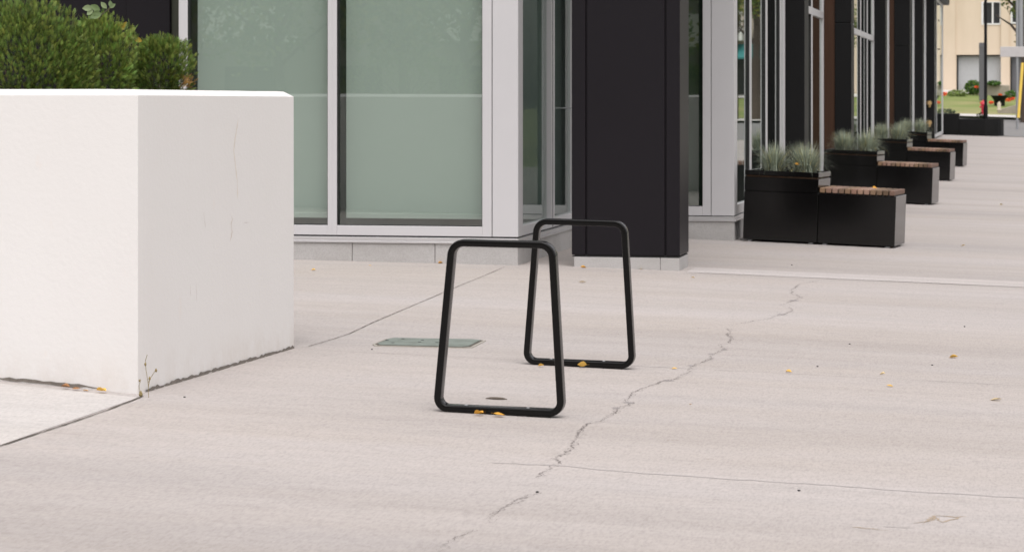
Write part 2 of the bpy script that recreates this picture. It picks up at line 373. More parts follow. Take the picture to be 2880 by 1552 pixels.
# ------------------------------------------------------------------ white planter with hedge
pB = G(388, 1108); pA0 = G(0, 1070); pR = G(826, 979)
ang = (pA0-pB); ang.z = 0; ang.normalize(); pA = pB+ang*7.0
rd = (pR-pB); rd.z = 0; rd.normalize()
pB2 = pB+Vector((.035, .105, 0)); pB2 = G(407, 1103)
back = pR+Vector((-7.6, .35, 0))
ztop = ZC+.015
planter = thing('white_planter', 'big white rendered concrete planter holding a clipped evergreen hedge', 'planter', (pB.x, pB.y, pB.z))
inv = Matrix.Translation(-Vector(planter.location))
foot = [pA, pB, pB2, pR, back]
tops = [ztop+.030, ztop+.002+.022, ztop+.002+.022, ztop+.018, ztop+.018]
mb = MB(); bots = [p.z-.15 for p in foot]
ins = []
for i, p in enumerate(foot):
    a = (foot[i]-foot[i-1]); b = (foot[(i+1) % 5]-foot[i]); a.z = b.z = 0; a.normalize(); b.normalize()
    n1 = Vector((-a.y, a.x, 0)); n2 = Vector((-b.y, b.x, 0)); nn = (n1+n2); nn /= max(.4, nn.length_squared/2); ins.append((p+nn*.16, p+nn*.045))
bm = mb.bm
def subline(P, za, zb):                                     # subdivide long edges a little and let the plaster wander
    out = []
    for i in range(len(P)):
        a, b = P[i], P[(i+1) % len(P)]; L = (b-a).length; n = max(1, int(L/.12))
        for k in range(n): out.append((a.lerp(b, k/n), za[i]+(za[(i+1) % len(P)]-za[i])*k/n))
    return out
lev = []
def nudge(p, z, amp=.0012):
    k = noise.noise(Vector((p.x*2.3, p.y*2.3, z*1.7)))*amp
    return (p.x+k, p.y-k, z)
zl = [0, .25, .5, .75, .97, 1]
base = subline(foot, bots, [t-.030 for t in tops]); baseb = subline(foot, bots, bots)
N = len(base); bz = subline(foot, [b for b in bots], bots)
ringpts = []
topz = [q[1] for q in base]
botz = [subline(foot, bots, tops)[i][1] for i in range(N)]
zb_ = [s_[1] for s_ in subline(foot, bots, tops)]
lo = [q[0].copy() for q in base]
def lerpz(zs):
    out = []
    for i in range(len(foot)):
        a, b = foot[i], foot[(i+1) % 5]; n = max(1, int((b-a).length/.12))
        for k in range(n): out.append(zs[i]+(zs[(i+1) % 5]-zs[i])*k/n)
    return out
ZB = lerpz(bots); ZT = lerpz([t-.030 for t in tops])
rings = []
for f in (0, .15, .3, .45, .6, .75, .9, 1):
    rings.append([bm.verts.new(nudge(lo[i], ZB[i]+(ZT[i]-ZB[i])*f)) for i in range(N)])
i45 = [];
def offs(idx):
    P = [q[idx] for q in ins]; out = []
    for i in range(5):
        n = max(1, int((foot[(i+1) % 5]-foot[i]).length/.12))
        for k in range(n): out.append(P[i].lerp(P[(i+1) % 5], k/n))
    return out
O1 = offs(1); O0 = offs(0)
jit = [.004*noise.noise(Vector((p.x*5, p.y*5, 3))) for p in lo]
rings.append([bm.verts.new((O1[i].x, O1[i].y, ZT[i]+.028+jit[i])) for i in range(N)])
rings.append([bm.verts.new((O0[i].x, O0[i].y, ZT[i]+.030)) for i in range(N)])
rings.append([bm.verts.new((O0[i].x, O0[i].y, ZT[i]-.30)) for i in range(N)])
for a, b in zip(rings, rings[1:]):
    for i in range(N): bm.faces.new((a[i], a[(i+1) % N], b[(i+1) % N], b[i]))
bm.transform(inv)
wallo = mb.build('wall', M['render'], planter)
sb = MB(); sb.face([(q[0].x, q[0].y, ztop-.12) for q in ins]); sb.bm.transform(inv); sb.build('soil', M['soil'], planter)
# crumbling gap at the foot, and marks on the render
def loc_ribbon(name, P, wdt, nrm, mat, off=.004, jit=.6, step=.03, wob=.004, up=Vector((0, 0, 1))):
    Q = []
    for a, b in zip(P, P[1:]):
        n = max(1, int((b-a).length/step)); Q += [a.lerp(b, i/n) for i in range(n)]
    Q.append(P[-1]); V = []; Fc = []
    for i, p in enumerate(Q):
        d = (Q[min(i+1, len(Q)-1)]-Q[max(i-1, 0)]).normalized(); s = nrm.cross(d).normalized(); t = i/(len(Q)-1)
        ww = wdt*(1+jit*random.uniform(-1, 1))*(.25 if t in (0, 1) else 1)
        pp = p+s*random.uniform(-wob, wob)+nrm*off
        V += [tuple(pp-s*ww-planter.location), tuple(pp+s*ww-planter.location)]
        if i: Fc.append((2*i-2, 2*i-1, 2*i+1, 2*i))
    return raw(name, V, Fc, mat, planter)
nR = Vector((rd.y, -rd.x, 0)); nL = Vector((ang.y, -ang.x, 0)); nL = nL if nL.y < 0 else -nL
def onface(px, py, P0, n):                                   # pixel to the planter's face
    d = Vector(ray(px, py)); o = Vector((0, 0, ZC)); t = (P0-o).dot(n)/d.dot(n); return o+d*t
mR = lambda pts: [onface(x, y, pR, nR) for x, y in pts]; mL = lambda pts: [onface(x, y, pB, nL) for x, y in pts]
z6 = lambda pts: [(x/2.669, 180+y/2.669) for x, y in pts]
M['stainb'] = plain('tan_stain', (.67, .62, .555), .8, var=.15, scale=30); M['scr'] = plain('grey_scratch', (.50, .45, .42), .8, var=.3, scale=40); M['rust'] = plain('rust_mark', (.50, .40, .32), .8, var=.3, scale=40)
base_line = [pB2+(pR-pB2)*k for k in lsp(0, 1, 8)]
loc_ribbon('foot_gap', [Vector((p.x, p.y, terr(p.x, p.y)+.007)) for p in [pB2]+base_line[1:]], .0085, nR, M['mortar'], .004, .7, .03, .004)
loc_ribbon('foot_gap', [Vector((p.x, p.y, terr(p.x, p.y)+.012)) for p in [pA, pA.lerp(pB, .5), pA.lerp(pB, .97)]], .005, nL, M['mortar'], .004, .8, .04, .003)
loc_ribbon('stain', mR(z6([(1785, 420), (1762, 560), (1752, 650), (1765, 770), (1778, 880), (1782, 1010)])), .0055, nR, M['stainb'], .0022, .5, .03, .001)
loc_ribbon('stain', mR(z6([(1735, 1140), (1742, 1165), (1732, 1200), (1740, 1260), (1725, 1330)])), .0022, nR, M['rust'], .0022, .8, .02, .002)
for q in ([(1230, 480), (1250, 525)], [(1525, 1110), (1540, 1230)], [(1830, 1190), (1868, 1191)], [(2103, 980), (2110, 1003)], [(1425, 850+800), (1428, 850+900)], [(1697, 1080), (1699, 1105)], [(1190, 850), (1190, 915)], [(1470, 1630), (1474, 1780)]):
    loc_ribbon('scratch', mR(z6(q)), .0013, nR, M['scr'], .0022, .6, .02, .001)

# --- thuja foliage
def frond():
    """one flat spray of scale foliage, tip along +Z, flat in XZ"""
    V = []; Fc = []
    def blade(a, b, w):
        a = np.array(a); b = np.array(b); d = b-a; n = np.array([d[2], 0, -d[0]]); n = n/np.linalg.norm(n)*w; i = len(V); m_ = a+d*.55
        V.extend([a-n*.35, m_-n, b, m_+n, a+n*.35]); Fc.append((i, i+1, i+2, i+3, i+4))
    blade((0, 0, 0), (0, 0, 1), .020)
    for k in range(5):
        z = .12+.16*k; L = .46*(1-.12*k)
        for s in (-1, 1):
            e = (s*L*.50, 0, z+L*.86); blade((0, 0, z), e, .020)
            if k in (0, 2):
                mx = (s*L*.25, 0, z+L*.43); blade(mx, (s*L*.62, 0, z+L*.66), .018); blade(mx, (s*L*.20, 0, z+L*.95), .018)
    V2 = np.array(V); V2[:, 1] += .10*V2[:, 2]**2; return V2, Fc
FV, FF = frond()
def thuja(name, label, ctr, rad, n, size, seed, bright=1.0, top_flat=0, brown=None, group=None):
    rng = np.random.RandomState(seed); V = []; Fc = []; T = []
    ctr = np.array(ctr); rad = np.array(rad)
    lobes = [(rng.uniform(-1, 1, 3), rng.uniform(.04, .12)) for _ in range(26)]
    for i in range(n):
        d = rng.normal(size=3); d /= np.linalg.norm(d)
        if d[1] > .45: d[1] *= -.6; d /= np.linalg.norm(d)
        r = rng.uniform(.30, 1.0)**.45
        for lv, la in lobes:
            lv_ = lv/np.linalg.norm(lv); r *= 1+la*1.3*math.exp(-((d-lv_)**2).sum()/.09)
        p = ctr+rad*d*r
        out = d*rad/np.linalg.norm(rad); out /= np.linalg.norm(out)
        ax = out*.75+np.array([0, 0, .75])+rng.normal(size=3)*.32; ax /= np.linalg.norm(ax)
        t = np.cross(ax, rng.normal(size=3)); t /= np.linalg.norm(t); b = np.cross(ax, t)
        s = size*rng.uniform(.6, 1.3)
        W = p+s*(FV[:, :1]*t+FV[:, 1:2]*b+FV[:, 2:]*ax)
        k = len(V); V.extend(W); Fc.extend([tuple(j+k for j in f) for f in FF])
        c = np.array([1, 1, 1])*rng.uniform(.35, 1.5)*bright; c[0] *= rng.uniform(.8, 1.35)
        if brown and (np.array(p)-ctr)[0] > rad[0]*brown[0] and p[2] < ctr[2]+rad[2]*brown[1] and rng.rand() < .8: c = np.array([3.2, 1.25, 2.0])*rng.uniform(.8, 1.2)
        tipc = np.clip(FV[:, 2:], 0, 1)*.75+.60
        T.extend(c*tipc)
    V = np.array(V); base = np.array([ctr[0], ctr[1], ztop-.12])
    o = thing(name, label, 'shrub', tuple(base), group=group)
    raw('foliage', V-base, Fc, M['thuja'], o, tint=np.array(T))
    st = MB()
    for k in range(4): st.tube([(rng.uniform(-.03, .03), 0, 0), (rad[0]*rng.uniform(-.5, .5), rad[1]*rng.uniform(-.4, .4), ctr[2]-base[2]+rad[2]*.4)], [.012, .003], 6)
    st.build('stem', M['bark'], o)
    return o
def at_depth(px, py, D): d = ray(px, py); return np.array([d[0]*D, d[1]*D, ZC+d[2]*D])
px2m = lambda n, D: n*D/F_PX
D = 13.05
thuja('thuja_shrub', 'small round evergreen shrub at the planter corner, brown tips on its right side', at_depth(455, 205, D), (px2m(86, D), px2m(86, D), px2m(100, D)), 4000, .036, 3, 1.15, brown=(.74, -.15))
D = 12.75
thuja('thuja_shrub', 'brighter green evergreen shrub between the hedge and the small round shrub', at_depth(288, 198, D), (px2m(88, D), px2m(95, D), px2m(150, D)), 4600, .037, 5, 1.45)
D = 12.55
hedge = thuja('thuja_hedge', 'wide dark evergreen hedge filling the left of the white planter', at_depth(62, 232, D), (px2m(222, D), .26, px2m(212, D)), 14000, .036, 8, 1.12)
D = 12.9
thuja('thuja_hedge', 'taller evergreen hedge at the far left edge of the white planter', at_depth(-330, 200, D), (px2m(300, D), .3, px2m(230, D)), 5000, .042, 9, .9)
D = 13.0
thuja('thuja_hedge', 'evergreen hedge far out to the left in the long white planter', at_depth(-1150, 215, D), (px2m(540, D), .32, px2m(215, D)), 5000, .05, 12, .9)
# sprigs of another plant growing out of the hedge
def sprig(name, label, stem, leaves, D, cols):
    P = [at_depth(x, y, D) for x, y in stem]; o = thing(name, label, 'plant', tuple(P[0]))
    MB().tube([p-P[0] for p in P], .0022, 5).build('stem', M['bark'], o)
    rng = np.random.RandomState(4)
    for (x, y, a, L) in leaves:
        p = at_depth(x, y, D-.01)-P[0]; s = px2m(L, D); V = []; Fc = []
        dx = np.array([math.cos(R(a))*RT[0], math.cos(R(a))*RT[1], math.sin(R(a))]); up = np.array([-math.sin(R(a))*RT[0], -math.sin(R(a))*RT[1], math.cos(R(a))]); nn = np.cross(dx, up)
        for t, wd in ((0, .02), (.2, .2), (.45, .30), (.7, .25), (.9, .1), (1, .01)):
            for sg in (-1, 0, 1): V.append(p+s*(dx*t+up*wd*sg*1.0+nn*(.12*abs(sg)*wd/.3+.15*t*t)))
        for i in range(5):
            for k in range(2): Fc.append((i*3+k, i*3+k+1, i*3+k+4, i*3+k+3))
        raw('leaf', V, Fc, M['sprig'], o, tint=np.tile(np.array(cols[rng.randint(len(cols))]), (len(V), 1)), smooth=True)
    return o
sprig('rose_sprig', 'pale green leafy sprig sticking up out of the hedge', [(278, 56), (286, 42), (300, 30), (318, 22)], [(286, 38, 200, 34), (282, 30, 150, 30), (262, 22, 185, 30), (300, 25, 130, 24), (312, 22, 95, 20), (308, 22, 30, 20), (284, 40, 160, 22), (262, 26, 225, 24), (250, 52, 20, 20)], 12.6, [(.20, .27, .13), (.26, .33, .17), (.17, .24, .10)])
sprig('yellowing_sprig', 'yellow and green narrow sprig leaning out between two shrubs', [(383, 118), (368, 100), (352, 84), (332, 68)], [(350, 84, 140, 24), (344, 80, 55, 22), (360, 92, 30, 26), (366, 98, -30, 26), (358, 92, 215, 24), (375, 106, 200, 22), (376, 108, -20, 26), (334, 70, 130, 14)], 12.85, [(.32, .30, .06), (.24, .27, .08), (.42, .30, .05)])
# dry weed at the foot of the planter corner
P0 = G(412, 1117)
wd_ = thing('dry_weed', 'thin dry weed stalks growing from the crack at the white planter corner', 'weed', tuple(P0))
def onp(px, py): return onface(px, py, P0, Vector((FW[0], FW[1], 0)))-P0
mbw = MB()
for st in ([(418, 1118), (417, 1080), (410, 1035), (409, 1015), (414, 997)], [(417, 1075), (425, 1060), (438, 1040)], [(393, 1115), (391, 1085), (396, 1066)], [(417, 1090), (421, 1068)]):
    mbw.tube([onp(*q)-Vector((0, .0, 0)) for q in st], .0014, 5)
for (x, y, r) in ((409, 1024, .006), (439, 1041, .006), (421, 1064, .006), (392, 1070, .004), (396, 1108, .01)):
    c = onp(x, y); mbw.lathe([(r*.2, c.z-r*1.6), (r, c.z-.2*r), (r*.7, c.z+.8*r), (r*.1, c.z+1.8*r)], 7, c.x, c.y)
mbw.build('stalks', plain('dry_stalk', (.22, .17, .07), .8, var=.4, scale=60), wd_)

# ------------------------------------------------------------------ bike racks
def hoop(P, width, depth, rad_b, rad_t, name, parent, mat):
    """P: four outer corners BL, BR, TR, TL in local XZ. Rounded loop, flat bar with rounded edges"""
    c = [Vector((p[0], p[1])) for p in P]; h = width/2
    cen = sum(c, Vector((0, 0)))/4; inn = []
    for i in range(4):
        a = (c[i]-c[i-1]).normalized(); b = (c[(i+1) % 4]-c[i]).normalized(); n1 = Vector((-a.y, a.x)); n2 = Vector((-b.y, b.x)); nn = n1+n2; inn.append(c[i]+nn*h/(nn.length_squared/2))
    path = []
    for i in range(4):
        p = inn[i]; a = (inn[i-1]-p).normalized(); b = (inn[(i+1) % 4]-p).normalized(); r = rad_b if i < 2 else rad_t
        ang_ = math.acos(max(-1, min(1, a.dot(b)))); d = r/math.tan(ang_/2); o = p+(a+b).normalized()*(r/math.sin(ang_/2))
        s, e = p+a*d-o, p+b*d-o; a0 = math.atan2(s.y, s.x); a1 = math.atan2(e.y, e.x); dl = (a1-a0+math.pi) % (2*math.pi)-math.pi
        for k in range(11): t = a0+dl*k/10; path.append(o+r*Vector((math.cos(t), math.sin(t))))
    w2, d2, bv = width/2, depth/2, .007
    prof = []
    for sx, sy in ((1, 1), (-1, 1), (-1, -1), (1, -1)):
        for k in range(5):
            a = {(1, 1): 0, (-1, 1): 90, (-1, -1): 180, (1, -1): 270}[(sx, sy)]+k*22.5
            prof.append((sx*(w2-bv)+bv*math.cos(R(a)), sy*(d2-bv)+bv*math.sin(R(a))))
    mb = MB(); rings = []; n = len(path)
    for i, p in enumerate(path):
        d = (path[(i+1) % n]-path[i-1]).normalized(); nn = Vector((-d.y, d.x))
        rings.append([mb.bm.verts.new((p.x+nn.x*u, v, p.y+nn.y*u)) for u, v in prof])
    for i in range(n):
        a, b = rings[i], rings[(i+1) % n]
        for k in range(len(prof)): mb.bm.faces.new((a[k], a[(k+1) % len(prof)], b[(k+1) % len(prof)], b[k]))
    return mb.build(name, mat, parent, smooth=True)
def rack(label, bl, br, tl, tr):
    gl, gr = G(*bl), G(*br); y = (gl.y+gr.y)/2
    q = [FY(px, py, y) for px, py in (bl, br, tr, tl)]
    o = thing('bike_rack', label, 'bike rack', (q[0].x, y, terr(q[0].x, y)), group='black hoop bike racks on the pavement')
    b = Vector(o.location); P = [(p.x-b.x, p.z-b.z+.003) for p in q]
    hoop(P, .032, .074, .050, .060, 'hoop', o, M['rack'])
    t = math.atan2(P[1][1]-P[0][1], P[1][0]-P[0][0]); L = P[1][0]-P[0][0]
    for k in (.17, .80):                                      # foot plates under the bottom bar
        pm = MB(); pm.box(-.055, .055, -.034, .034, -.002, .0026, .001); pm.build('foot_plate', M['rack'], o, xf=Matrix.Translation((L*k, 0, P[0][1]+(P[1][1]-P[0][1])*k-.006))@Matrix.Rotation(-t, 4, 'Y'))
    for k in (.25, .72):                                      # fixing screws on the bar
        pm = MB(); pm.lathe([(.008, 0), (.008, .002), (.005, .004)], 10); pm.build('screw', M['steel'], o, xf=Matrix.Translation((L*k, -.012, P[0][1]+(P[1][1]-P[0][1])*k+.0322)))
    return o
rack('nearer of two black trapezoid bike hoops, in front of the other', (1221, 1156), (1591, 1172.5), (1266, 673.5), (1563.5, 681))
rack('farther black trapezoid bike hoop, standing in front of the dark column', (1473, 1024), (1788, 1037), (1505, 615), (1764, 622.5))

# ------------------------------------------------------------------ utility cover
cp = [(1062, 973), (1056, 969.5), (1088, 956), (1104, 953), (1335, 957), (1358, 959.5), (1322, 977.5), (1300, 979)]
cp3 = gp(cp); cc = sum(cp3, Vector())/len(cp3)
uc = thing('utility_cover', 'greenish composite utility cover set flush in the concrete behind the bike racks', 'utility cover', (cc.x, cc.y, terr(cc.x, cc.y)))
def poly_at(P, dz, name, mat, par, k=1.0):
    V = [((p.x-cc.x)*k, (p.y-cc.y)*k, terr(cc.x+(p.x-cc.x)*k, cc.y+(p.y-cc.y)*k)-terr(cc.x, cc.y)+dz) for p in P]
    mb = MB(); mb.prism([v[:2] for v in V][::-1] if False else [v[:2] for v in V], [v[2]-.02 for v in V], [v[2] for v in V]); return mb.build(name, mat, par)
poly_at(cp3, .0045, 'rim', M['cover_rim'], uc, 1.06); poly_at(cp3, .006, 'gap', M['joint'], uc, 1.005); poly_at(cp3, .0095, 'lid', M['cover'], uc, .96)
for px, py in ((1133, 957), (1105, 968), (1180, 966), (1188, 961), (1229, 967), (1088, 961)):
    p = G(px, py)-Vector((cc.x, cc.y, terr(cc.x, cc.y))); mbb = MB(); mbb.lathe([(.011, p.z+.004), (.011, p.z+.011), (.006, p.z+.0115)], 8, p.x, p.y); mbb.build('bolt', M['gasket'], uc)

# ------------------------------------------------------------------ the shop building
bld = thing('shop_building', 'modern shop building with grey framed green glass, dark metal columns and brown wood panels', 'building')
YF = 20.52; XC = FY(1457, 700, YF).x                         # front plane and right corner of the nearer bay
X_ = lambda px: FY(px, 700, YF).x
Zf = lambda py, px=1440: FY(px, py, YF).z
ZH = 4.9                                                     # window heads, above the picture
z_stone_t = Zf(688, 1457)+.0; z_trim_t = Zf(671.5, 1457); z_fr_b = Zf(665, 1300); z_fr_t = Zf(637.5, 1300)
XL = X_(502)
# stone plinth with open joints
jx = [-9.5, X_(560), X_(886*1.118), X_(1094*1.118), XC]
mb = MB()
for a, b in zip(jx, jx[1:]): mb.box(a+.002, b-.002, YF, YF+.3, -.3, z_stone_t-.001, .004)
mb.build('stone_base', M['stone'], bld)
mb = MB(); yy = [YF+.301, YF+1.25, YF+2.45, YF+4.4]
for a, b in zip(yy, yy[1:]): mb.box(XC-.3, XC, a+.002, b-.002, -.3, z_stone_t-.001, .004)
mb.build('stone_base', M['stone'], bld)
# projecting sill trim: two small steps
mb = MB(); zt = z_trim_t; zs = z_stone_t
mb.box(-9.5, XC+.016, YF-.016, YF+.05, zs, zs+.017, .002); mb.box(-9.5, XC+.006, YF-.006, YF+.05, zs+.0172, zt, .002)
mb.box(XC-.05, XC+.016, YF+.051, YF+4.4, zs, zs+.017, .002); mb.box(XC-.05, XC+.006, YF+.051, YF+4.4, zs+.0172, zt, .002)
mb.build('sill_trim', M['trim'], bld)
# front windows
def window_front(x0, x1, y, z0, z1, post_l, post_r, rail, blind=True, gap=.055, dep=.075, name='window'):
    mb = MB()
    mb.box(x0, x0+post_l, y+.004, y+dep, z0, z1, .002); mb.box(x1-post_r, x1, y+.004, y+dep, z0, z1, .002)
    mb.box(x0+post_l+.0004, x1-post_r-.0004, y+.006, y+dep, z0, z0+rail, .002); mb.box(x0+post_l+.0004, x1-post_r-.0004, y+.006, y+dep, z1-rail, z1, .002)
    f = mb.build(name, M['alu'], bld)
    g0, g1 = x0+post_l, x1-post_r
    mb = MB(); mb.box(g0, g0+.004, y+.012, y+dep-.001, z0+rail, z1-rail); mb.box(g1-.004, g1, y+.012, y+dep-.001, z0+rail, z1-rail); mb.box(g0+.0041, g1-.0041, y+.02, y+dep-.001, z0+rail, z0+rail+.006); mb.build('gasket', M['gasket'], f)
    mb = MB(); mb.face([(g0, y+.055, z0+rail), (g1, y+.055, z0+rail), (g1, y+.055, z1-rail), (g0, y+.055, z1-rail)]); mb.build('pane', M['glass'], f)
    if blind:
        zb = z0+rail+gap; mb = MB()
        mb.box(g0+.048, g1-.004, y+.135, y+.137, zb+.045, z1-rail-.01); mb.build('blind', M['blind'], f)
        mb = MB(); mb.box(g0+.048, g1-.004, y+.128, y+.143, zb, zb+.0445, .004, 2); mb.build('hem_bar', M['blind'], f)
    return f
mull = X_(921), X_(947)
window_front(XL, X_(934), YF, z_fr_b, ZH, X_(527)-XL, X_(934)-mull[0]-.0003, z_fr_t-z_fr_b)
window_front(X_(934), X_(1382.5), YF, z_fr_b, ZH, mull[1]-X_(934)-.0003, X_(1382.5)-X_(1356), z_fr_t-z_fr_b)
# corner post panel
mb = MB(); mb.box(X_(1384.5), XC, YF+.004, YF+.17, z_fr_b-.0, ZH, .003); mb.build('corner_post', M['alu'], bld)
mb = MB(); mb.box(X_(1382), X_(1385), YF+.03, YF+.05, z_fr_b, ZH); mb.box(-9.4, XC-.02, YF+.012, YF+.06, zt, z_fr_b-.0005); mb.box(XC-.06, XC-.014, YF+.0605, YF+4.35, zt, z_fr_b-.0005); mb.build('shadow_joint', M['gasket'], bld)
# dark cladding and a strip of dark glass to the left of the windows
mb = MB(); mb.box(-9.5, X_(450)-.003, YF+.28, YF+.4, z_fr_b, ZH, .003); mb.box(X_(325), X_(450)-.0035, YF+.262, YF+.279, z_fr_b, ZH, .003); mb.build('wall_panel', M['clad'], bld)
mb = MB(); mb.box(X_(450), XL-.003, YF+.30, YF+.36, z_fr_b, ZH); mb.build('wall_panel', plain('olive_dark_glass', (.034, .036, .026), .3), bld)  # dark glass as an opaque panel, its olive reflection painted into the colour
# right-hand return of the nearer bay: glass in the side wall
def window_side(x, y0, y1, z0, z1, pl, pr, rail, name='window', dep=.075, mat='alu', transom=None, pane=True):
    """x = face plane (faces +X); y0 nearer"""
    mb = MB()
    mb.box(x-dep, x-.004, y0, y0+pl, z0, z1, .002); mb.box(x-dep, x-.004, y1-pr, y1, z0, z1, .002)
    mb.box(x-dep, x-.006, y0+pl+.0004, y1-pr-.0004, z0, z0+rail, .002); mb.box(x-dep, x-.006, y0+pl+.0004, y1-pr-.0004, z1-rail, z1, .002)
    if transom: mb.box(x-dep, x-.007, y0+pl+.0004, y1-pr-.0004, transom-.035, transom+.035, .002)
    f = mb.build(name, M[mat], bld)
    if pane:
        mb = MB(); mb.face([(x-.05, y0+pl, z0+rail), (x-.05, y1-pr, z0+rail), (x-.05, y1-pr, z1-rail), (x-.05, y0+pl, z1-rail)]); mb.build('pane', M['glass'], f)
    return f
Ys = lambda px: FX(px, 600, XC-.05).y
y1a, y1b, y1c = YF+.171, Ys(1543), Ys(1603)
f = window_side(XC, y1a, y1b-.06, z_fr_b, ZH, .06, .035, z_fr_t-z_fr_b)
mb = MB(); mb.box(XC-.07, XC-.012, y1b-.0595, y1b-.0005, z_fr_b, ZH); mb.build('mullion', M['gasket'], bld)
f = window_side(XC, y1b, y1b+1.15, z_fr_b, ZH, .06, .05, z_fr_t-z_fr_b, name='door')
hp = FX(1588, 305, XC+.02); mb = MB(); mb.tube([(XC+.035, y1b+.62, hp.z), (XC+.035, y1b+.98, hp.z)], .009, 8); mb.tube([(XC-.045, y1b+.7, hp.z), (XC+.035, y1b+.7, hp.z)], .006, 6); mb.tube([(XC-.045, y1b+.9, hp.z), (XC+.035, y1b+.9, hp.z)], .006, 6); mb.build('pane_bar', M['steel'], f)  # slim horizontal steel bar on two stubs across the side glass
window_side(XC, y1b+1.151, YF+4.4, z_fr_b, ZH, .06, .05, z_fr_t-z_fr_b)
# rear wall, roof slab and the interior core (dark rooms behind the glass)
mb = MB(); mb.box(-9.4, XC-.42, YF+.55, YF+.6, 0, ZH); mb.build('interior_wall', M['wall_in'], bld)
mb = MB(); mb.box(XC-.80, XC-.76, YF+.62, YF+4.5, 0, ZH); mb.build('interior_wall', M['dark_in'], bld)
YB = 24.97; XB = -2.809                                      # second bay: front plane and right corner
mb = MB(); mb.box(-30, -4.6, 21.6, 95.5, -.3, 4.89); mb.build('wall', M['core'], bld)
mb = MB(); mb.box(-30, -2.60, YF-.05, 96, ZH+.05, 5.5, .01); mb.build('overhang_slab', M['clad'], bld)  # unseen overhang: shades the recess, kept a thin slab so the walk stays bright
mb = MB(); mb.box(-30, -2.62, YF-.02, 95.9, ZH+.004, ZH+.049); mb.build('soffit', M['soffit'], bld)
# --- second bay
xb = lambda px: FY(px, 600, YB).x; zb = lambda py: FY(2000, py, YB).z
zbs, zbt, zbf, zbg = zb(622.5), zb(609), zb(606.5), zb(581)
mb = MB(); mb.box(XC+.001, XB, YB, YB+.3, -.3, zbs-.001, .004); mb.build('stone_base', M['stone'], bld)
mb = MB()
for a, b in zip(lsp(YB+.301, 30.55, 3), lsp(YB+.301, 30.55, 3)[1:]): mb.box(XB-.3, XB, a+.002, b-.002, -.3, zbs-.001, .004)
mb.build('stone_base', M['stone'], bld)
mb = MB(); mb.box(XC+.02, XB+.016, YB-.016, YB+.05, zbs, zbs+.018, .002); mb.box(XC+.02, XB+.006, YB-.006, YB+.05, zbs+.0182, zbt, .002)
mb.box(XB-.05, XB+.016, YB+.051, 30.55, zbs, zbs+.018, .002); mb.box(XB-.05, XB+.006, YB+.051, 30.55, zbs+.0182, zbt, .002); mb.build('sill_trim', M['trim'], bld)
window_front(XC+.03, xb(1999), YB, zbf, ZH, .08, xb(1999)-xb(1976), zbg-zbf, blind=False)
mb = MB(); mb.box(xb(2000.5), XB-.0, YB+.004, YB+.13, zbf, ZH, .003); mb.build('corner_post', M['alu'], bld)
mb = MB(); mb.box(XC+.05, xb(2030), YB+.22, YB+.26, 0, ZH); mb.build('interior_wall', plain('dark_green_backing', (.06, .085, .06), .8), bld)  # added sheet behind the glass, the pane's dark look put into its colour
mb = MB(); mb.box(XC+.05, XB-.02, YB+.012, YB+.06, zbt, zbf-.0005); mb.box(xb(1998.6), xb(2001), YB+.03, YB+.05, zbf, ZH); mb.build('shadow_joint', M['gasket'], bld)
# storefront along the walk: panes between mullions (plane XB)
Yb = lambda px: FX(px, 300, XB).y
def front_run(y0, y1, cuts, z0=zbf, transom=None, rail=.10, cap=.11):
    """a run of storefront glazing in the plane XB: slim frames, the glass 4.5 cm behind their face"""
    ys = [y0]+cuts+[y1]
    for i, (a, b) in enumerate(zip(ys, ys[1:])):
        mb = MB(); c0_ = a+(.0105 if i else .0005)
        mb.box(XB-.0105 if i else XB-.045, XB+.003, a+.0005, c0_+cap, z0, ZH, .002); (mb.box(XB-.045, XB-.002, b-.0605, b-.001, z0, ZH, .002) if i == len(ys)-2 else None); e_ = .061 if i == len(ys)-2 else -.0005; mb.box(XB-.045, XB-.004, c0_+cap+.0004, b-e_, z0, z0+rail, .002); mb.box(XB-.045, XB-.004, c0_+cap+.0004, b-e_, ZH-.1, ZH, .002)
        if transom: mb.box(XB-.045, XB-.003, c0_+cap+.0004, b-e_, transom-.05, transom+.05, .002)
        f = mb.build('window', M['alu'], bld)
        mb = MB(); mb.face([(XB-.031, a+.0, z0), (XB-.031, b, z0), (XB-.031, b, ZH), (XB-.031, a, ZH)]); mb.build('pane', M['glass'], f)
        if i: mb = MB(); mb.box(XB-.034, XB-.011, a, a+.03, z0, ZH); mb.build('mullion', M['gasket'], bld)
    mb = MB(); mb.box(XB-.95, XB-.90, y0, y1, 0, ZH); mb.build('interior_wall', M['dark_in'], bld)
front_run(YB+.131, 30.55, [Yb(2110), Yb(2155), Yb(2195)])
def pier(y, d, x1, mat, seam_z=None, name='column', x0=XB-.25):
    mb = MB()
    zsplit = [0.0, seam_z, ZH] if seam_z else [0.0, ZH]
    for a, b in zip(zsplit, zsplit[1:]): mb.box(x0, x1, y, y+d, a+.012, b-.004, .004)
    if seam_z: mb.box(x0+.01, x1-.015, y+.015, y+d-.015, seam_z-.02, seam_z+.02)
    return mb.build(name, M[mat], bld)
zat = lambda py, y: FY(2400, py, y).z
P1, P2, P3, P4, P5, P6 = 30.6, 36.7, 49.6, 55.4, 68.8, 77.5
pier(P1, .62, -2.58, 'clad2')
front_run(P1+.63, P2, [P1+2.3, P1+3.9], z0=.03, transom=zat(30, 34.5), rail=.12)
mb = MB(); mb.box(XB-.3, -2.652, P2+.02, P2+.5, .0, ZH); mb.build('wood_panel', M['woodclad'], bld)
pier(P2, .62, -2.41, 'clad2', zat(66, P2), x0=-2.65)
front_run(P2+.63, P3, [P2+4.6, P2+6.6, P2+8.6, P2+10.6], z0=.05, transom=zat(97, 46), rail=.10)
pier(P3, .62, -2.59, 'clad2')
front_run(P3+.63, P4, [P3+2.4], z0=.05, rail=.10)
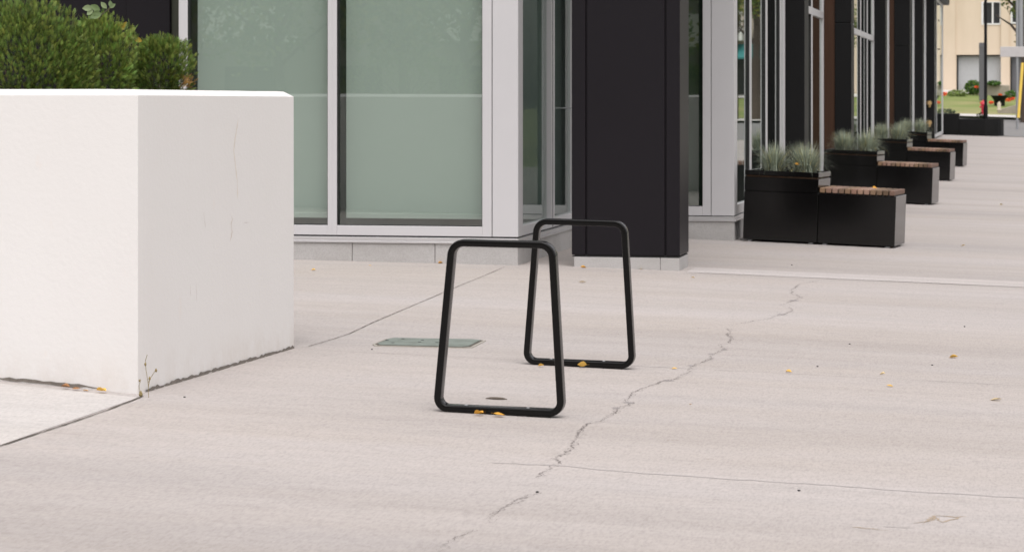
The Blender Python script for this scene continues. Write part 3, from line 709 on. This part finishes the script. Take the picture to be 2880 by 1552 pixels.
mb = MB(); mb.box(XB-.3, -2.702, P4+.02, P4+.5, .0, ZH); mb.build('wood_panel', M['woodclad'], bld)
pier(P4, .62, -2.36, 'clad2', zat(131, P4), x0=-2.70)
front_run(P4+.63, P5, [P4+3, P4+6, P4+9], z0=.05, rail=.10)
pier(P5, .62, -2.58, 'clad2'); front_run(P5+.63, P6, [P5+3], z0=.05); pier(P6, .62, -2.56, 'clad2'); front_run(P6+.63, 95, [P6+5, P6+10], z0=.05)
for py in (290, 345):                                         # brass standpipe valves by the last pier
    p = FY(2614, py, P6-.05); mb = MB(); mb.tube([(p.x-.06, p.y+.1, p.z), (p.x, p.y, p.z), (p.x+.02, p.y-.12, p.z-.01)], [.06, .075, .06], 10); mb.lathe([(.035, p.z-.14), (.045, p.z-.06)], 10, p.x, p.y); mb.build('standpipe_valve', M['brass'], bld)
# --- the free-standing dark column in front of the recess
cx0, cx1 = FY(1608, 700, 20.53).x, FY(1912, 700, 20.53).x; YCo = 20.53; cd_ = .56
zc = lambda py: FY(1760, py, YCo).z
col = MB(); zt_ = zc(718)
g1, g2 = FY(1648.5, 700, YCo).x, FY(1871.5, 700, YCo).x
col.box(cx0, g1-.007, YCo, YCo+cd_, zt_, ZH, .003); col.box(g1+.007, g2-.007, YCo, YCo+cd_, zt_, ZH, .003); col.box(g2+.007, cx1, YCo, YCo+cd_, zt_, ZH, .003)
col.box(g1-.0068, g2+.0068, YCo+.022, YCo+cd_-.016, zt_+.002, ZH-.002)
co = col.build('column', M['clad'], bld); co['label'] = 'wide charcoal column standing free on a stone plinth'
mb = MB(); mb.box(cx0+.004, cx1-.004, YCo+.004, YCo+cd_-.004, zc(723.5), zc(721), .001); mb.box(cx0+.02, cx1-.02, YCo+.02, YCo+cd_-.02, zc(721), zt_); mb.build('shadow_gap', M['gasket'], co)
mb = MB(); xs_ = FY(1857, 700, YCo).x
mb.box(cx0+.018, xs_-.0012, YCo+.003, YCo+cd_-.003, -.3, zc(724), .004); mb.box(xs_+.0012, cx1-.004, YCo+.003, YCo+cd_-.003, -.3, zc(724), .004); mb.build('plinth', M['stone'], co)

# ------------------------------------------------------------------ planter benches
def make_bench(label):
    o = thing('planter_bench', label, 'bench', group='black planter benches in a row along the shopfront')
    Wp, Ws, Dp = .755, .775, .60; hs_, hg, hp_ = .515, .51, .715
    mb = MB(); mb.box(0, Wp-.003, 0, Dp, .022, hg-.003, .004); mb.box(0, Wp-.003, 0, Dp, hg+.001, hp_-.066, .004); mb.box(.012, Wp-.015, .012, Dp-.012, hg-.02, hg+.02); mb.build('planter_box', M['black'], o)
    mb = MB()                                                 # rim on a recessed slot
    mb.box(.0, Wp-.003, .0, .035, hp_-.048, hp_, .003); mb.box(.0, Wp-.003, Dp-.035, Dp, hp_-.048, hp_, .003); mb.box(.0, .035, .0352, Dp-.0352, hp_-.048, hp_, .003); mb.box(Wp-.038, Wp-.003, .0352, Dp-.0352, hp_-.048, hp_, .003); mb.build('rim', M['black'], o)
    mb = MB(); mb.box(.014, Wp-.017, .014, Dp-.014, hp_-.068, hp_-.0485); mb.build('slot', M['rustslot'], o)
    mb = MB(); mb.box(.036, Wp-.039, .036, Dp-.036, hp_-.06, hp_-.03); mb.build('soil', M['soil'], o)
    mb = MB(); mb.box(Wp+.003, Wp+Ws, 0, Dp, .022, hs_, .004); mb.build('seat_box', M['black'], o)
    n = 12; V = []; Fc = []; T = []
    for i in range(n):
        a = Wp+.012+i*(Ws-.016)/n; b = a+(Ws-.016)/n-.012; bmx = MB(); bmx.box(a, b, -.006, Dp+.004, hs_+.006, hs_+.055, .006, 2)
        k = len(V); V += [tuple(v.co) for v in bmx.bm.verts]; bmx.bm.verts.index_update(); Fc += [tuple(v.index+k for v in f.verts) for f in bmx.bm.faces]
        t = random.choice([.5, .7, .9, 1.25, 1.05]); c = np.array([1, random.uniform(.92, 1.04), random.uniform(.85, 1.1)])*t; T += [c]*(len(V)-k); bmx.bm.free()
    st = raw('seat', V, Fc, M['slat'], o, tint=np.array(T)); 
    mb = MB(); mb.box(Wp+.02, Wp+Ws-.02, .02, Dp-.02, hs_, hs_+.0055); mb.build('seat_rail', M['gasket'], o)
    for x in (.06, Wp-.07, Wp+.07, Wp+Ws-.08):
        for y in (.05, Dp-.05): mb = MB(); mb.lathe([(.028, 0), (.028, .016), (.012, .024)], 10, x, y); mb.build('foot', M['steel'], o)
    return o
b0 = make_bench('nearest black planter bench, timber slat seat and two fescue tufts')
tilt = math.atan(.033); yaw = R(-7)
def bench_loc(px, py):
    c = G(px, py); v = Matrix.Rotation(yaw, 3, 'Z')@Vector((1.54, 0, 0)); return Vector((c.x-v.x, c.y-v.y, terr(c.x, c.y)+.033*1.54-.004))
spots = [((2518.5, 699), None), ((2622.4, 577.5), 'second black planter bench, directly behind the nearest one'), ((2672.5, 510), 'third black planter bench from the camera, third in the row'), ((2708.9, 470), 'farthest small black planter bench, next to the lamp post')]
bl_ = []
for (px, lab) in spots:
    loc = bench_loc(*px); rot = (0, tilt, yaw)
    if lab is None: b0.location = loc; b0.rotation_euler = rot; bl_.append(b0)
    else: bl_.append(dup(b0, loc, rot, lab))
def tuft_mesh(seed, n=1200):
    rng = np.random.RandomState(seed); V = []; Fc = []; T = []
    for i in range(n):
        a = rng.uniform(0, 2*math.pi); lean = abs(rng.normal(0, .85)); L = rng.uniform(.17, .35); w_ = rng.uniform(.0020, .0038)
        r0 = rng.uniform(0, .10); d = np.array([math.cos(a), math.sin(a), 0]); s = np.array([-d[1], d[0], 0]); p = d*r0; th = lean*.35; k = len(V); c = np.array([1, 1, 1.0])*rng.uniform(.30, 1.45)
        if rng.rand() < .10: c = c*np.array([1.7, 1.35, .85])
        for j in range(6):
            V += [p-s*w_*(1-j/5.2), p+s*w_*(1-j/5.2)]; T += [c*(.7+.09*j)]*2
            p = p+L/5*(d*math.sin(th)+np.array([0, 0, 1])*math.cos(th)); th += lean*.30+.02
            if j: Fc.append((k+2*j-2, k+2*j-1, k+2*j+1, k+2*j))
    return V, Fc, np.array(T)
tm = []
for sd in (1, 2, 3):
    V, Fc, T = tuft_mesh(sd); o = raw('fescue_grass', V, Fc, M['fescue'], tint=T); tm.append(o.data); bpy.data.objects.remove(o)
tl = ['blue-grey fescue tuft in the nearest bench planter, left of its pair', 'blue-grey fescue tuft in the nearest bench planter, right of its pair, yellow leaf in it',
      'blue-grey fescue tuft in the second bench planter, left one', 'blue-grey fescue tuft in the second bench planter, right one',
      'blue-grey fescue tuft in the third bench planter, left one', 'blue-grey fescue tuft in the third bench planter, right one',
      'blue-grey fescue tuft in the farthest bench planter, left one', 'blue-grey fescue tuft in the farthest bench planter, right one']
for i, b in enumerate(bl_):
    b_m = Matrix.Translation(b.location)@Matrix.Rotation(yaw, 4, 'Z')@Matrix.Rotation(tilt, 4, 'Y')
    for k, fx in enumerate((.24, .56)):
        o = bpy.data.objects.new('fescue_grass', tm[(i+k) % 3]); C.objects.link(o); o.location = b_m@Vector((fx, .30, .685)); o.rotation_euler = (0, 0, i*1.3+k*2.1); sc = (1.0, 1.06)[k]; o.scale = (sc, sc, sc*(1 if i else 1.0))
        tag(o, tl[i*2+k], 'grass tuft', 'fescue tufts in the bench planters')

# ------------------------------------------------------------------ fallen leaves, pebbles, twig
def leaf_mesh(seed):
    rng = random.Random(seed); V = []; Fc = []; curl = rng.uniform(.05, .30); bend = rng.uniform(-.3, .4)
    prof = [(0, .02), (.15, .18), (.35, .30), (.6, .27), (.82, .14), (1, .0)]
    for t, wd in prof:
        for s in (-1, 0, 1): V.append((t-.5, s*wd, abs(s)*curl*wd/.3+bend*.35*(t-.5)**2+.02*rng.random()+.03))
    n = len(prof)
    for i in range(n-1):
        for k in range(2): Fc.append((i*3+k, i*3+k+1, i*3+k+4, i*3+k+3))
    k = len(V); V += [(-.5, -.012, .03), (-.5, .012, .03), (-.78, .012, .10), (-.78, -.012, .10)]; Fc.append((k, k+1, k+2, k+3))
    return V, Fc
YL, OR, BR, PL = (.72, .45, .10), (.66, .34, .05), (.32, .16, .07), (.72, .58, .32)
leaves = [(881, 761, YL, 1.1, 0, 'curled yellow leaf between the white planter and the stone base, with a stalk'), (1042, 748, YL, 1.0, 0, 'flat yellow leaf near the stone base, second from the white planter'), (1239, 741, OR, 1.2, 0, 'yellow leaf against the stone base left of the near rack'), (1359, 743, OR, 1.1, 0, 'yellow leaf against the stone base, seen inside the near rack'),
  (1495, 735, BR, .8, 0, 'small brown leaf at the stone base just right of the building corner'), (1565, 709, YL, .8, 0, 'yellow leaf by the side stone base of the recess'), (1640, 754, OR, 1.5, 0, 'orange yellow leaf in front of the column plinth, left of the rack'), (1639, 795, PL, 1.7, 0, 'pale cream leaf on the open concrete in front of the column'),
  (1729, 751, BR, 1.1, .03, 'brown curled leaf against the column plinth'), (1788, 756, YL, 1.1, 0, 'yellow leaf against the column plinth, right of the far rack leg'), (1804, 758, PL, .9, 0, 'pale leaf at the right of the column plinth front'), (1950, 782, PL, 1.0, 0, 'pale tan leaf below the light concrete band'),
  (1346, 1169, OR, 1.5, .006, 'orange leaf caught under the near rack bottom bar, left of two'), (1404, 1172, OR, 1.5, .006, 'orange leaf caught under the near rack bottom bar, right of two'), (1522, 1033, YL, 1.0, .005, 'small yellow leaf under the far rack bottom bar'), (1637, 1036, YL, 1.5, .016, 'large bright yellow leaf leaning on the far rack bottom bar'),
  (1897, 1038, YL, .9, 0, 'yellow leaf just right of the far rack beside the long crack'), (2218, 1047, YL, 1.1, 0, 'yellow leaf with stalk on the thin joint right of the crack'), (2482, 1053, PL, .9, 0, 'pale yellow leaf above the thin joint, right half of the pavement'), (2503, 1087, YL, 1.1, 0, 'yellow leaf just below the thin joint at right'),
  (2683, 1007, YL, 1.5, 0, 'long yellow leaf far out on the right pavement'), (2801, 1126, PL, 1.7, 0, 'pale yellow leaf near the right edge of the picture'), (2709, 692, PL, 1.5, 0, 'cream leaf on the pavement beyond the nearest bench'), (2817, 577, PL, 1.6, 0, 'pale leaf on the pavement out from the second bench'),
  (284, 1105, YL, 1.6, .006, 'yellow leaf lying in the gap at the foot of the white planter'), (215, 1098, BR, 1.2, .004, 'brown withered leaf in the gap at the foot of the white planter'), (185, 1094, BR, 1.3, .006, 'dark brown leaf leftmost at the foot of the white planter'), (240, 1100, OR, .9, 0, 'orange leaf scrap between brown and yellow leaves at the planter foot'),
  (2508, 697, OR, .9, 0, 'orange leaf under the right corner of the nearest bench')]
lms = []
for sd in range(6):
    V, Fc = leaf_mesh(sd); lms.append((V, Fc))
for i, (px, py, colr, sc, dz, lab) in enumerate(leaves):
    p = G(px, py); V, Fc = lms[i % 6]; v = random.uniform(.85, 1.1)
    o = raw('fallen_leaf', V, Fc, M['leaf'], tint=np.tile(np.array(colr)*v, (len(V), 1)), smooth=True); s = .034*sc
    o.scale = (s, s*1.35, s*1.1); o.location = (p.x, p.y, p.z+.003+dz); o.rotation_euler = (R(random.uniform(-22, 14)), R(random.uniform(-12, 12)), random.uniform(-.5, .5)+(math.pi if i % 3 == 0 else 0))
    if dz > .015: o.rotation_euler[0] = R(48)
    tag(o, lab, 'leaf', 'fallen leaves on the pavement')
b_m = Matrix.Translation(bl_[0].location)@Matrix.Rotation(yaw, 4, 'Z')@Matrix.Rotation(tilt, 4, 'Y')
for loc, lab in (((.50, .14, .78), 'orange yellow leaf caught in the nearest fescue tufts'), ((.55+.755-.0, .05, .585), 'yellow leaf lying on the nearest bench seat')):
    V, Fc = lms[2]; o = raw('fallen_leaf', V, Fc, M['leaf'], tint=np.tile(np.array(OR), (len(V), 1)), smooth=True); o.scale = (.05, .06, .05); o.location = b_m@Vector(loc); o.rotation_euler = (.6, .2, .4); tag(o, lab, 'leaf', 'fallen leaves on the pavement')
pebs = [(2299, 1031, 'dark pebble on the pavement above the thin joint'), (2390, 968, 'dark pebble on the pavement left of the long yellow leaf'), (2713, 919, 'small dark pebble far right above the long yellow leaf'), (1942, 1137, 'small brown pebble right of the long crack'), (519, 1117, 'dark pebble beside the white planter foot'), (1511, 1384, 'tiny dark pebble in the foreground beside the crack'), (2247, 1380, 'tiny dark pebble in the right foreground'), (2622, 1027, 'dark pebble below the long yellow leaf'), (1046, 983, 'dark crumb left of the utility cover'), (2227, 746, 'dark pebble on the light band in front of the nearest bench')]
for i, (px, py, lab) in enumerate(pebs):
    p = G(px, py); mb = MB(); bmesh.ops.create_icosphere(mb.bm, subdivisions=2, radius=.0065)
    for v in mb.bm.verts: v.co *= 1+.3*noise.noise(v.co*90+Vector((i, 0, 0))); v.co.z *= .5
    o = mb.build('pebble', M['gasket'] if i != 3 else M['rust'], None, smooth=True); o.location = (p.x, p.y, p.z+.0025); o.rotation_euler = (0, 0, i); tag(o, lab, 'pebble', 'pebbles on the pavement')
p = G(1397, 1123); mb = MB(); mb.tube([(-.055, 0, .004), (-.03, .004, .006), (.0, -.004, .006), (.03, .003, .005), (.052, 0, .003)], [.002, .0055, .0075, .005, .0015], 7); o = mb.build('seed_pod', plain('dry_pod', (.12, .10, .08), .9, var=.5, scale=60), None); o.location = p; tag(o, 'thin grey brown seed pod lying inside the near bike rack', 'seed pod')

# ------------------------------------------------------------------ far end of the walk
# dark stepped planter: low box and curved wall
YP = G(2700, 380).y
c0 = FY(2640, 350, YP)
fp = thing('street_planter', 'long black street planter with a rounded right end at the far end of the walk', 'planter', (c0.x, YP, terr(c0.x, YP)))
xq = lambda px: FY(px, 350, YP).x-c0.x; zq = lambda py: FY(2740, py, YP).z-fp.location.z
mb = MB(); mb.box(xq(2636), xq(2697), 0, 1.6, -.1, zq(320), .01); mb.build('tall_box', M['clad2'], fp)
pts = [(xq(2697.5), 0)]; xr = xq(2823); yc = .8
pts += [(xq(2770), -.02)]+[(xr-.75+.75*math.sin(R(a)), yc-.82*math.cos(R(a))) for a in lsp(15, 165, 10)]+[(xq(2697.5), 1.6)]
mb = MB(); mb.prism(pts, -.1, zq(335)); mb.build('curved_wall', M['clad2'], fp)
def clump(name, label, cat, c, rad, n, size, cols, seed, parent=None, group=None, kind=None):
    rng = np.random.RandomState(seed); V = []; Fc = []; T = []
    for i in range(n):
        d = rng.normal(size=3); d /= np.linalg.norm(d); p = np.array(rad)*d*rng.uniform(.3, 1)**.5; a = rng.normal(size=3); a /= np.linalg.norm(a); b = np.cross(a, rng.normal(size=3)); b /= np.linalg.norm(b)
        s = size*rng.uniform(.6, 1.3); k = len(V); V += [p-a*s, p-b*s*.5, p+a*s, p+b*s*.5]; Fc.append((k, k+1, k+2, k+3)); T += [np.array(cols[rng.randint(len(cols))])*rng.uniform(.7, 1.25)]*4
    o = raw(name, V, Fc, M['bush'], parent, tint=np.array(T)); o.location = c
    return tag(o, label, cat, group, kind) if label else o
GR = [(.07, .15, .03), (.10, .19, .04), (.05, .11, .03)]; ORF = [(.85, .12, .03), (.9, .22, .05), (.7, .08, .06)]
def at_y(px, py, y): p = FY(px, py, y); return (p.x, p.y, p.z)
clump('planter_grass', 'dull green low plants on the left box of the far black planter', 'plant', at_y(2665, 315, YP+.8), (.3, .5, .14), 120, .06, [(.10, .13, .08), (.15, .17, .09)], 3)
clump('planter_plant', 'dark low plant in the far black planter beside the thin lamp post', 'plant', at_y(2757, 328, YP+.9), (.15, .3, .16), 80, .05, [(.05, .05, .03), (.04, .06, .03)], 4)
# black lamp post close to the last bench, thin lamp post in the planter
p = G(2622, 386)
lp = thing('lamp_post', 'black street lamp post with a stepped base beside the farthest bench', 'lamp post', tuple(p))
mb = MB(); mb.lathe([(.15, 0), (.15, .12), (.13, .14), (.13, .28), (.10, .34), (.085, .36), (.08, 1.0), (.09, 1.02), (.075, 1.06), (.07, 3.2), (.06, 4.2)], 16); mb.build('post', M['clad2'], lp, smooth=True)
mb = MB(); mb.lathe([(.06, 4.2), (.16, 4.28), (.20, 4.6), (.12, 4.75), (.02, 4.85)], 16); mb.build('lantern', M['clad2'], lp, smooth=True)
q1 = FY(2634, 60, p.y); zo = q1.z-p.z
mb = MB(); mb.tube([(.0, 0, zo-1.0), (.12, 0, zo-.9), (.2, 0, zo-.4), (.2, 0, zo)], .025, 8); mb.lathe([(.04, zo-.02), (.055, zo+.02), (.02, zo+.1)], 10, .2, 0); mb.tube([(0, 0, zo-1.45), (.22, 0, zo-1.02), (.28, 0, zo-1.0)], .022, 8); mb.build('bracket', M['clad2'], lp, smooth=True)
p = FY(2772, 338, YP+.8)
lp2 = thing('lamp_post', 'thin tall black pole rising from the far curved planter', 'lamp post', tuple(p))
mb = MB(); mb.lathe([(.09, 0), (.085, .5), (.062, .6), (.055, 5.0)], 14); mb.build('post', M['clad2'], lp2, smooth=True)
# --- beige building across the end street
YG = 150.0
gx_ = lambda px: FY(px, 200, YG).x; gz_ = lambda py: FY(2740, py, YG).z
bb = thing('beige_building', 'beige stucco two storey building with garage doors beyond the lawn', 'building')
zb0 = terr(-3, YG)-.3
mb = MB()
xa, xz = gx_(2500), gx_(3140)
gar = [(2690, 2815, 155, 300), (2640, 2651, 155, 256), (2841, 2905, 165, 256)]; win = [(2760, 2814, 6, 69), (2640, 2651, 5, 73), (2842, 2905, 4, 66)]
# wall built as piers and spandrels round the openings
def spans(lo, hi, holes):
    out = []; x = lo
    for a, b in sorted(holes): out.append((x, a)); x = b
    out.append((x, hi)); return out
lev_z = [(zb0, gz_(155), [(g[0], g[1]) for g in gar]), (gz_(155), gz_(71), []), (gz_(71), gz_(6), [(w_[0], w_[1]) for w_ in win]), (gz_(6), gz_(-160), [])]
for z0, z1, hol in lev_z:
    for a, b in spans(2500, 3140, hol): mb.box(gx_(a), gx_(b), YG, YG+.5, z0+.0005, z1)
mb.box(xa, xz, YG+1.2, YG+12, zb0, gz_(-160)); mb.box(gx_(2653), gx_(2687), YG-.12, YG-.001, zb0, gz_(-159)); mb.box(gx_(2815), gx_(2838), YG-.12, YG-.001, zb0, gz_(-159))
mb.build('wall', M['stucco'], bb)
for a, b, t, bo in gar:
    mb = MB(); mb.box(gx_(a), gx_(b), YG+.35, YG+.42, zb0, gz_(155)); d_ = mb.build('garage_door', M['garage'], bb)
    mb = MB(); mb.box(gx_(a), gx_(a)+.10, YG+.15, YG+.349, zb0, gz_(156)); mb.box(gx_(a)+.101, gx_(b), YG+.15, YG+.349, gz_(159), gz_(155.5)); mb.build('frame', M['gasket'], d_)
bpy.data.objects['garage_door.002'].data.materials[0] = M['greypost']
for a, b, t, bo in win:
    mb = MB(); x0, x1 = gx_(a), gx_(b); z0, z1 = gz_(bo+2), gz_(t); xm = (x0+x1)/2+.1
    mb.box(x0, x0+.12, YG-.04, YG+.1, z0, z1); mb.box(x1-.05, x1, YG-.04, YG+.1, z0, z1); mb.box(x0+.121, x1-.051, YG-.04, YG+.1, z0, z0+.09); mb.box(x0+.121, x1-.051, YG-.04, YG+.1, z1-.05, z1); mb.box(xm-.05, xm+.05, YG-.02, YG+.1, z0+.091, z1-.051)
    f = mb.build('window', M['winframe'], bb); mb = MB(); mb.box(x0+.1, x1-.04, YG+.11, YG+.14, z0, z1); mb.build('pane', M['darkglass'], f)
# yard in front
def atg(px, py): p = G(px, py); return p
lawn = sheet('lawn', [-12, -6, -3.5, 0, 4, 9, 30], [121.6, 126, 130, 136, 140.5], .03, M['lawn'])
sheet('path', [-12, -6, -3.5, 0, 4, 9, 30], [146.5, 149.9], .03, M['kerb'])
p = FY(2797, 255, 146.0)
mb = MB(); mb.prism([(-.72, 0), (.85, 0), (.85, .5), (-.72, .5)], -1.2, [.36, .30, .30, .36], .03); mb.prism([(-.95, -.1), (-.72, -.1), (-.72, .4), (-.95, .4)], -1.2, .05, .03); o = mb.build('garden_wall', M['greystone'], None); o.location = p; tag(o, 'low grey stone garden wall in front of the beige building', 'wall')
clump('shrub', 'rounded green shrub with orange blossoms in front of the garage door', 'shrub', at_y(2738, 246, 145.4), (.52, .4, .42), 900, .075, GR+[(.16, .26, .05)], 11)
clump('shrub', 'green foliage spilling over the low stone garden wall', 'shrub', at_y(2795, 234, 145.9), (.42, .3, .14), 350, .07, GR, 12)
clump('shrub', 'low pale green bushy plants left of the rounded shrub', 'shrub', at_y(2692, 265, 144.0), (.6, .5, .26), 600, .07, [(.16, .24, .06), (.22, .27, .09)], 13)
clump('shrub', 'green leafy plants right of the black urn', 'shrub', at_y(2843, 266, 143.0), (.35, .4, .22), 300, .07, GR, 14)
for i, (px, py, r, lab, yy_) in enumerate([(2656, 264, .14, 'orange red flowers at the left of the lawn', 141.5), (2746, 245, .08, 'orange flowers low on the rounded shrub', 144.8), (2764, 290, .11, 'orange flowers behind the red hydrant', 134), (2788, 289, .10, 'orange flowers just left of the black urn', 134), (2835, 282, .13, 'large orange flower clump right of the black urn', 136), (2848, 278, .09, 'small orange flower clump farthest right', 136), (2813, 267, .08, 'orange flowers growing in the black urn', 135)]):
    clump('flower_clump', lab, 'flowers', at_y(px, py, yy_), (r*1.3, r, r*.8), 110, .045, ORF, 30+i, group='orange flowers in the front yard')
p = FY(2811, 306, 135)
ur = thing('urn_planter', 'black flower urn with a flared rim on the lawn', 'planter', tuple(p)); mb = MB(); mb.lathe([(.30, 0), (.27, .1), (.30, .45), (.42, .62), (.46, .66), (.46, .70), (.38, .70), (.36, .64)], 18); mb.build('bowl', M['clad2'], ur, smooth=True)
p = FY(2810, 312, 124); mb = MB(); mb.lathe([(.10, 0), (.12, .05), (.08, .12), (.10, .32), (.06, .40), (.02, .45)], 12); o = mb.build('lawn_ornament', plain('pale_stone', (.55, .48, .38), .8), None, smooth=True); o.location = p; tag(o, 'small pale stone ornament in front of the black urn', 'ornament')
p = FY(2846, 312, 127); mb = MB(); mb.prism([(-.7, 0), (.9, 0), (.9, .6), (-.7, .6)], -.2, [.05, .48, .48, .05], .03); o = mb.build('garden_boulder', M['greystone'], None); o.location = p; tag(o, 'sloping brown stone edging at the right of the lawn', 'stone')
# hydrant
p = FY(2766, 322, 112)
hy = thing('fire_hydrant', 'red fire hydrant beside the thin black pole', 'hydrant', tuple(p)); mb = MB(); mb.lathe([(.15, 0), (.15, .04), (.10, .05), (.10, .40), (.13, .42), (.13, .46), (.11, .50), (.09, .56), (.03, .60), (.03, .64)], 14); mb.build('barrel', M['red'], hy, smooth=True)
mb = MB(); mb.tube([(-.17, 0, .33), (.17, 0, .33)], .045, 10); mb.tube([(0, 0, .30), (0, -.17, .30)], .055, 10); mb.build('nozzle', M['red'], hy, smooth=True)
# grey post, sign seen from behind, guy wire guard, trunk
p = FY(2762, 268, 138); mb = MB(); mb.box(-.16, .16, -.1, .1, -.3, 2.85, .02); mb.box(-.17, .17, -.11, .11, 2.55, 2.7, .01); o = mb.build('utility_post', M['greypost'], None); o.location = p; tag(o, 'dark grey square post standing in front of the garage door', 'post')
p = G(2861, 365)
sg = thing('street_sign', 'grey signboard seen from behind on a steel pole at right', 'sign', tuple(p)); mb = MB(); mb.tube([(0, 0, -.1), (0, 0, 5.6)], .055, 10); mb.tube([(.14, .02, 3.3), (.14, .02, 6.0)], .11, 10) ; mb.build('pole', M['steel'], sg, smooth=True)
zq1 = FY(2861, 161, p.y).z-p.z; zq2 = FY(2861, 132, p.y).z-p.z; xq1 = FY(2813, 150, p.y).x-p.x
mb = MB(); mb.box(xq1, .55, -.09, -.065, zq1, zq2, .008); mb.build('board', plain('grey_sign_back', (.50, .48, .47), .6), sg)
a = FY(2864, 332, 104); b = FY(2876, 178, 104.5)
o = MB().tube([(0, 0, 0), tuple(b-a)], .062, 10).build('guy_wire_guard', M['yellow'], None, smooth=True); o.location = a; tag(o, 'leaning yellow guy wire guard near the right edge', 'wire guard')
def tree(label, base, h, r, seed, spread=1.8):
    rng = np.random.RandomState(seed); o = thing('tree', label, 'tree', tuple(base), group='street trees'); mb = MB(); mb.tube([(0, 0, -.2), (.03, 0, h*.3), (-.04, .05, h*.6), (0, 0, h*.95)], [r*1.25, r, r*.75, r*.25], 10)
    for k in range(7):
        a = k*2.4; z = h*(.5+.06*k); mb.tube([(0, 0, z), (math.cos(a)*spread*.5, math.sin(a)*spread*.5, z+spread*.45), (math.cos(a)*spread, math.sin(a)*spread, z+spread*.7)], [r*.45, r*.25, r*.08], 6)
    mb.build('trunk', M['bark'], o, smooth=True)
    V = []; Fc = []; T = []
    cl = [(np.array([rng.normal(0, spread*.55), rng.normal(0, spread*.55), h*rng.uniform(.6, 1.2)]), rng.uniform(.4, .9)) for _ in range(22)]
    for cpt, cr in cl:
        t = rng.uniform(.6, 1.3)
        for i in range(110):
            d = rng.normal(size=3); d /= np.linalg.norm(d); p = cpt+d*cr*rng.uniform(.3, 1)**.5; a = rng.normal(size=3); a /= np.linalg.norm(a); b = np.cross(a, rng.normal(size=3)); b /= np.linalg.norm(b); s = rng.uniform(.06, .12); k = len(V)
            V += [p-a*s, p-b*s*.5, p+a*s, p+b*s*.5]; Fc.append((k, k+1, k+2, k+3)); T += [np.array([(.10, .15, .03), (.20, .20, .04), (.07, .12, .03)][rng.randint(3)])*t]*4
    raw('crown', V, Fc, M['bush'], o, tint=np.array(T)); return o
tree('brown tree trunk at the far right edge behind the sign pole', G(2884, 345), 6.5, .2, 1)
# street trees and houses to the right and behind, seen mirrored in the glass
for i, (x, y, r_) in enumerate([(7.75, 120, .10), (6.75, 120, .24), (6.5, 40, .2), (6.5, 14, .2)]):
    tree(['slim street tree on the verge in front of the teal awning', 'stout street tree on the verge left of the teal awning', 'street tree across from the second bench', 'street tree across from the bike racks'][i], (x, y, terr(x, y)), 7.5, r_, 20+i)
for i, (x, y) in enumerate([(-15.2, -9), (-13, -11), (-11.2, -9), (-6, -10)]):
    tree('low leafy tree standing behind the viewpoint, ' + ['leftmost of four', 'second from the left', 'third from the left', 'rightmost of four'][i], (x, y, terr(x, y)), 3.7, .12, 50+i, 1.9)
nb = thing('apartment_building', 'brick apartment building with a teal awning and white balconies beside the beige building', 'building', (6.4, 149, terr(7, 149)-.3))
mb = MB(); mb.box(0, 26, .0, 12, 3.5, 10); mb.box(0, .6, 0, 12, -.5, 3.499); mb.box(25.4, 26, 0, 12, -.5, 3.499); mb.box(.6, 25.4, 1.5, 12, -.5, 3.499); mb.build('wall', M['brick'], nb)
for k in range(8):
    x = 1.0+k*3.1
    mb = MB(); mb.box(x, x+2.2, -.9, -.02, 3.6, 4.4); mb.box(x, x+2.2, -.94, -.90, 5.25, 5.35); [mb.box(x+q*.15, x+q*.15+.03, -.93, -.905, 4.4, 5.25) for q in range(15)]; mb.build('balcony', M['balcony'], nb)
    mb = MB(); mb.box(x+.2, x+2.0, -.02, .06, 4.45, 6.7); mb.build('window', M['darkglass'], nb)
    mb = MB(); mb.box(x, x+2.4, 1.40, 1.499, .3, 2.8); mb.build('shop_window', M['darkglass'], nb)
mb = MB(); mb.prism([(.3, -1.2), (25.7, -1.2), (25.7, -.01), (.3, -.01)], [2.5]*4, [2.6, 2.6, 3.4, 3.4]); mb.build('awning', M['teal'], nb)
def house(label, x0, x1, y0, y1, h, mat, faceX=True):
    o = thing('apartment_building', label, 'building', (x0, y0, terr(x0, y0)-.2)); w_, d_ = x1-x0, y1-y0
    mb = MB(); mb.box(0, w_, 0, d_, 0, h); mb.build('wall', mat, o); mb = MB(); mb.box(-.4, w_+.4, -.4, d_+.4, h, h+.4); mb.build('roof', M['greypost'], o)
    for fl in range(int(h//3)):
        n = int((d_ if faceX else w_)//3.2)
        for k in range(n):
            mb = MB(); s = 1.0+k*3.2; z = .9+fl*3
            if faceX: mb.box(-.03, .06, s, s+1.5, z, z+1.4)
            else: mb.box(s, s+1.5, d_-.06, d_+.03, z, z+1.4)
            mb.build('window', M['darkglass'], o)
            if fl and k % 2 == 0:
                mb = MB(); za = fl*3
                if faceX: mb.box(-1.1, -.001, s-.3, s+2.2, za, za+.18); mb.box(-1.1, -1.06, s-.3, s+2.2, za+1.0, za+1.08); [mb.box(-1.09, -1.06, s-.3+q*.15, s-.26+q*.15, za+.18, za+1.0) for q in range(17)]
                else: mb.box(s-.3, s+2.2, d_+.001, d_+1.1, za, za+.18); mb.box(s-.3, s+2.2, d_+1.06, d_+1.1, za+.2, za+1.0)
                mb.build('balcony', M['balcony'], o)
    if faceX: mb = MB(); mb.prism([(-1.4, 2), (0, 2), (0, d_-2), (-1.4, d_-2)], [2.5, 2.5, 2.5, 2.5], [2.6, 3.1, 3.1, 2.6]); mb.build('awning', M['teal'], o)
    return o
house('grey brown building behind the viewpoint across the street', -30, 6, -40, -28, 9.5, plain('grey_brown_brick', (.22, .20, .17), .9, var=.2, scale=3), False)
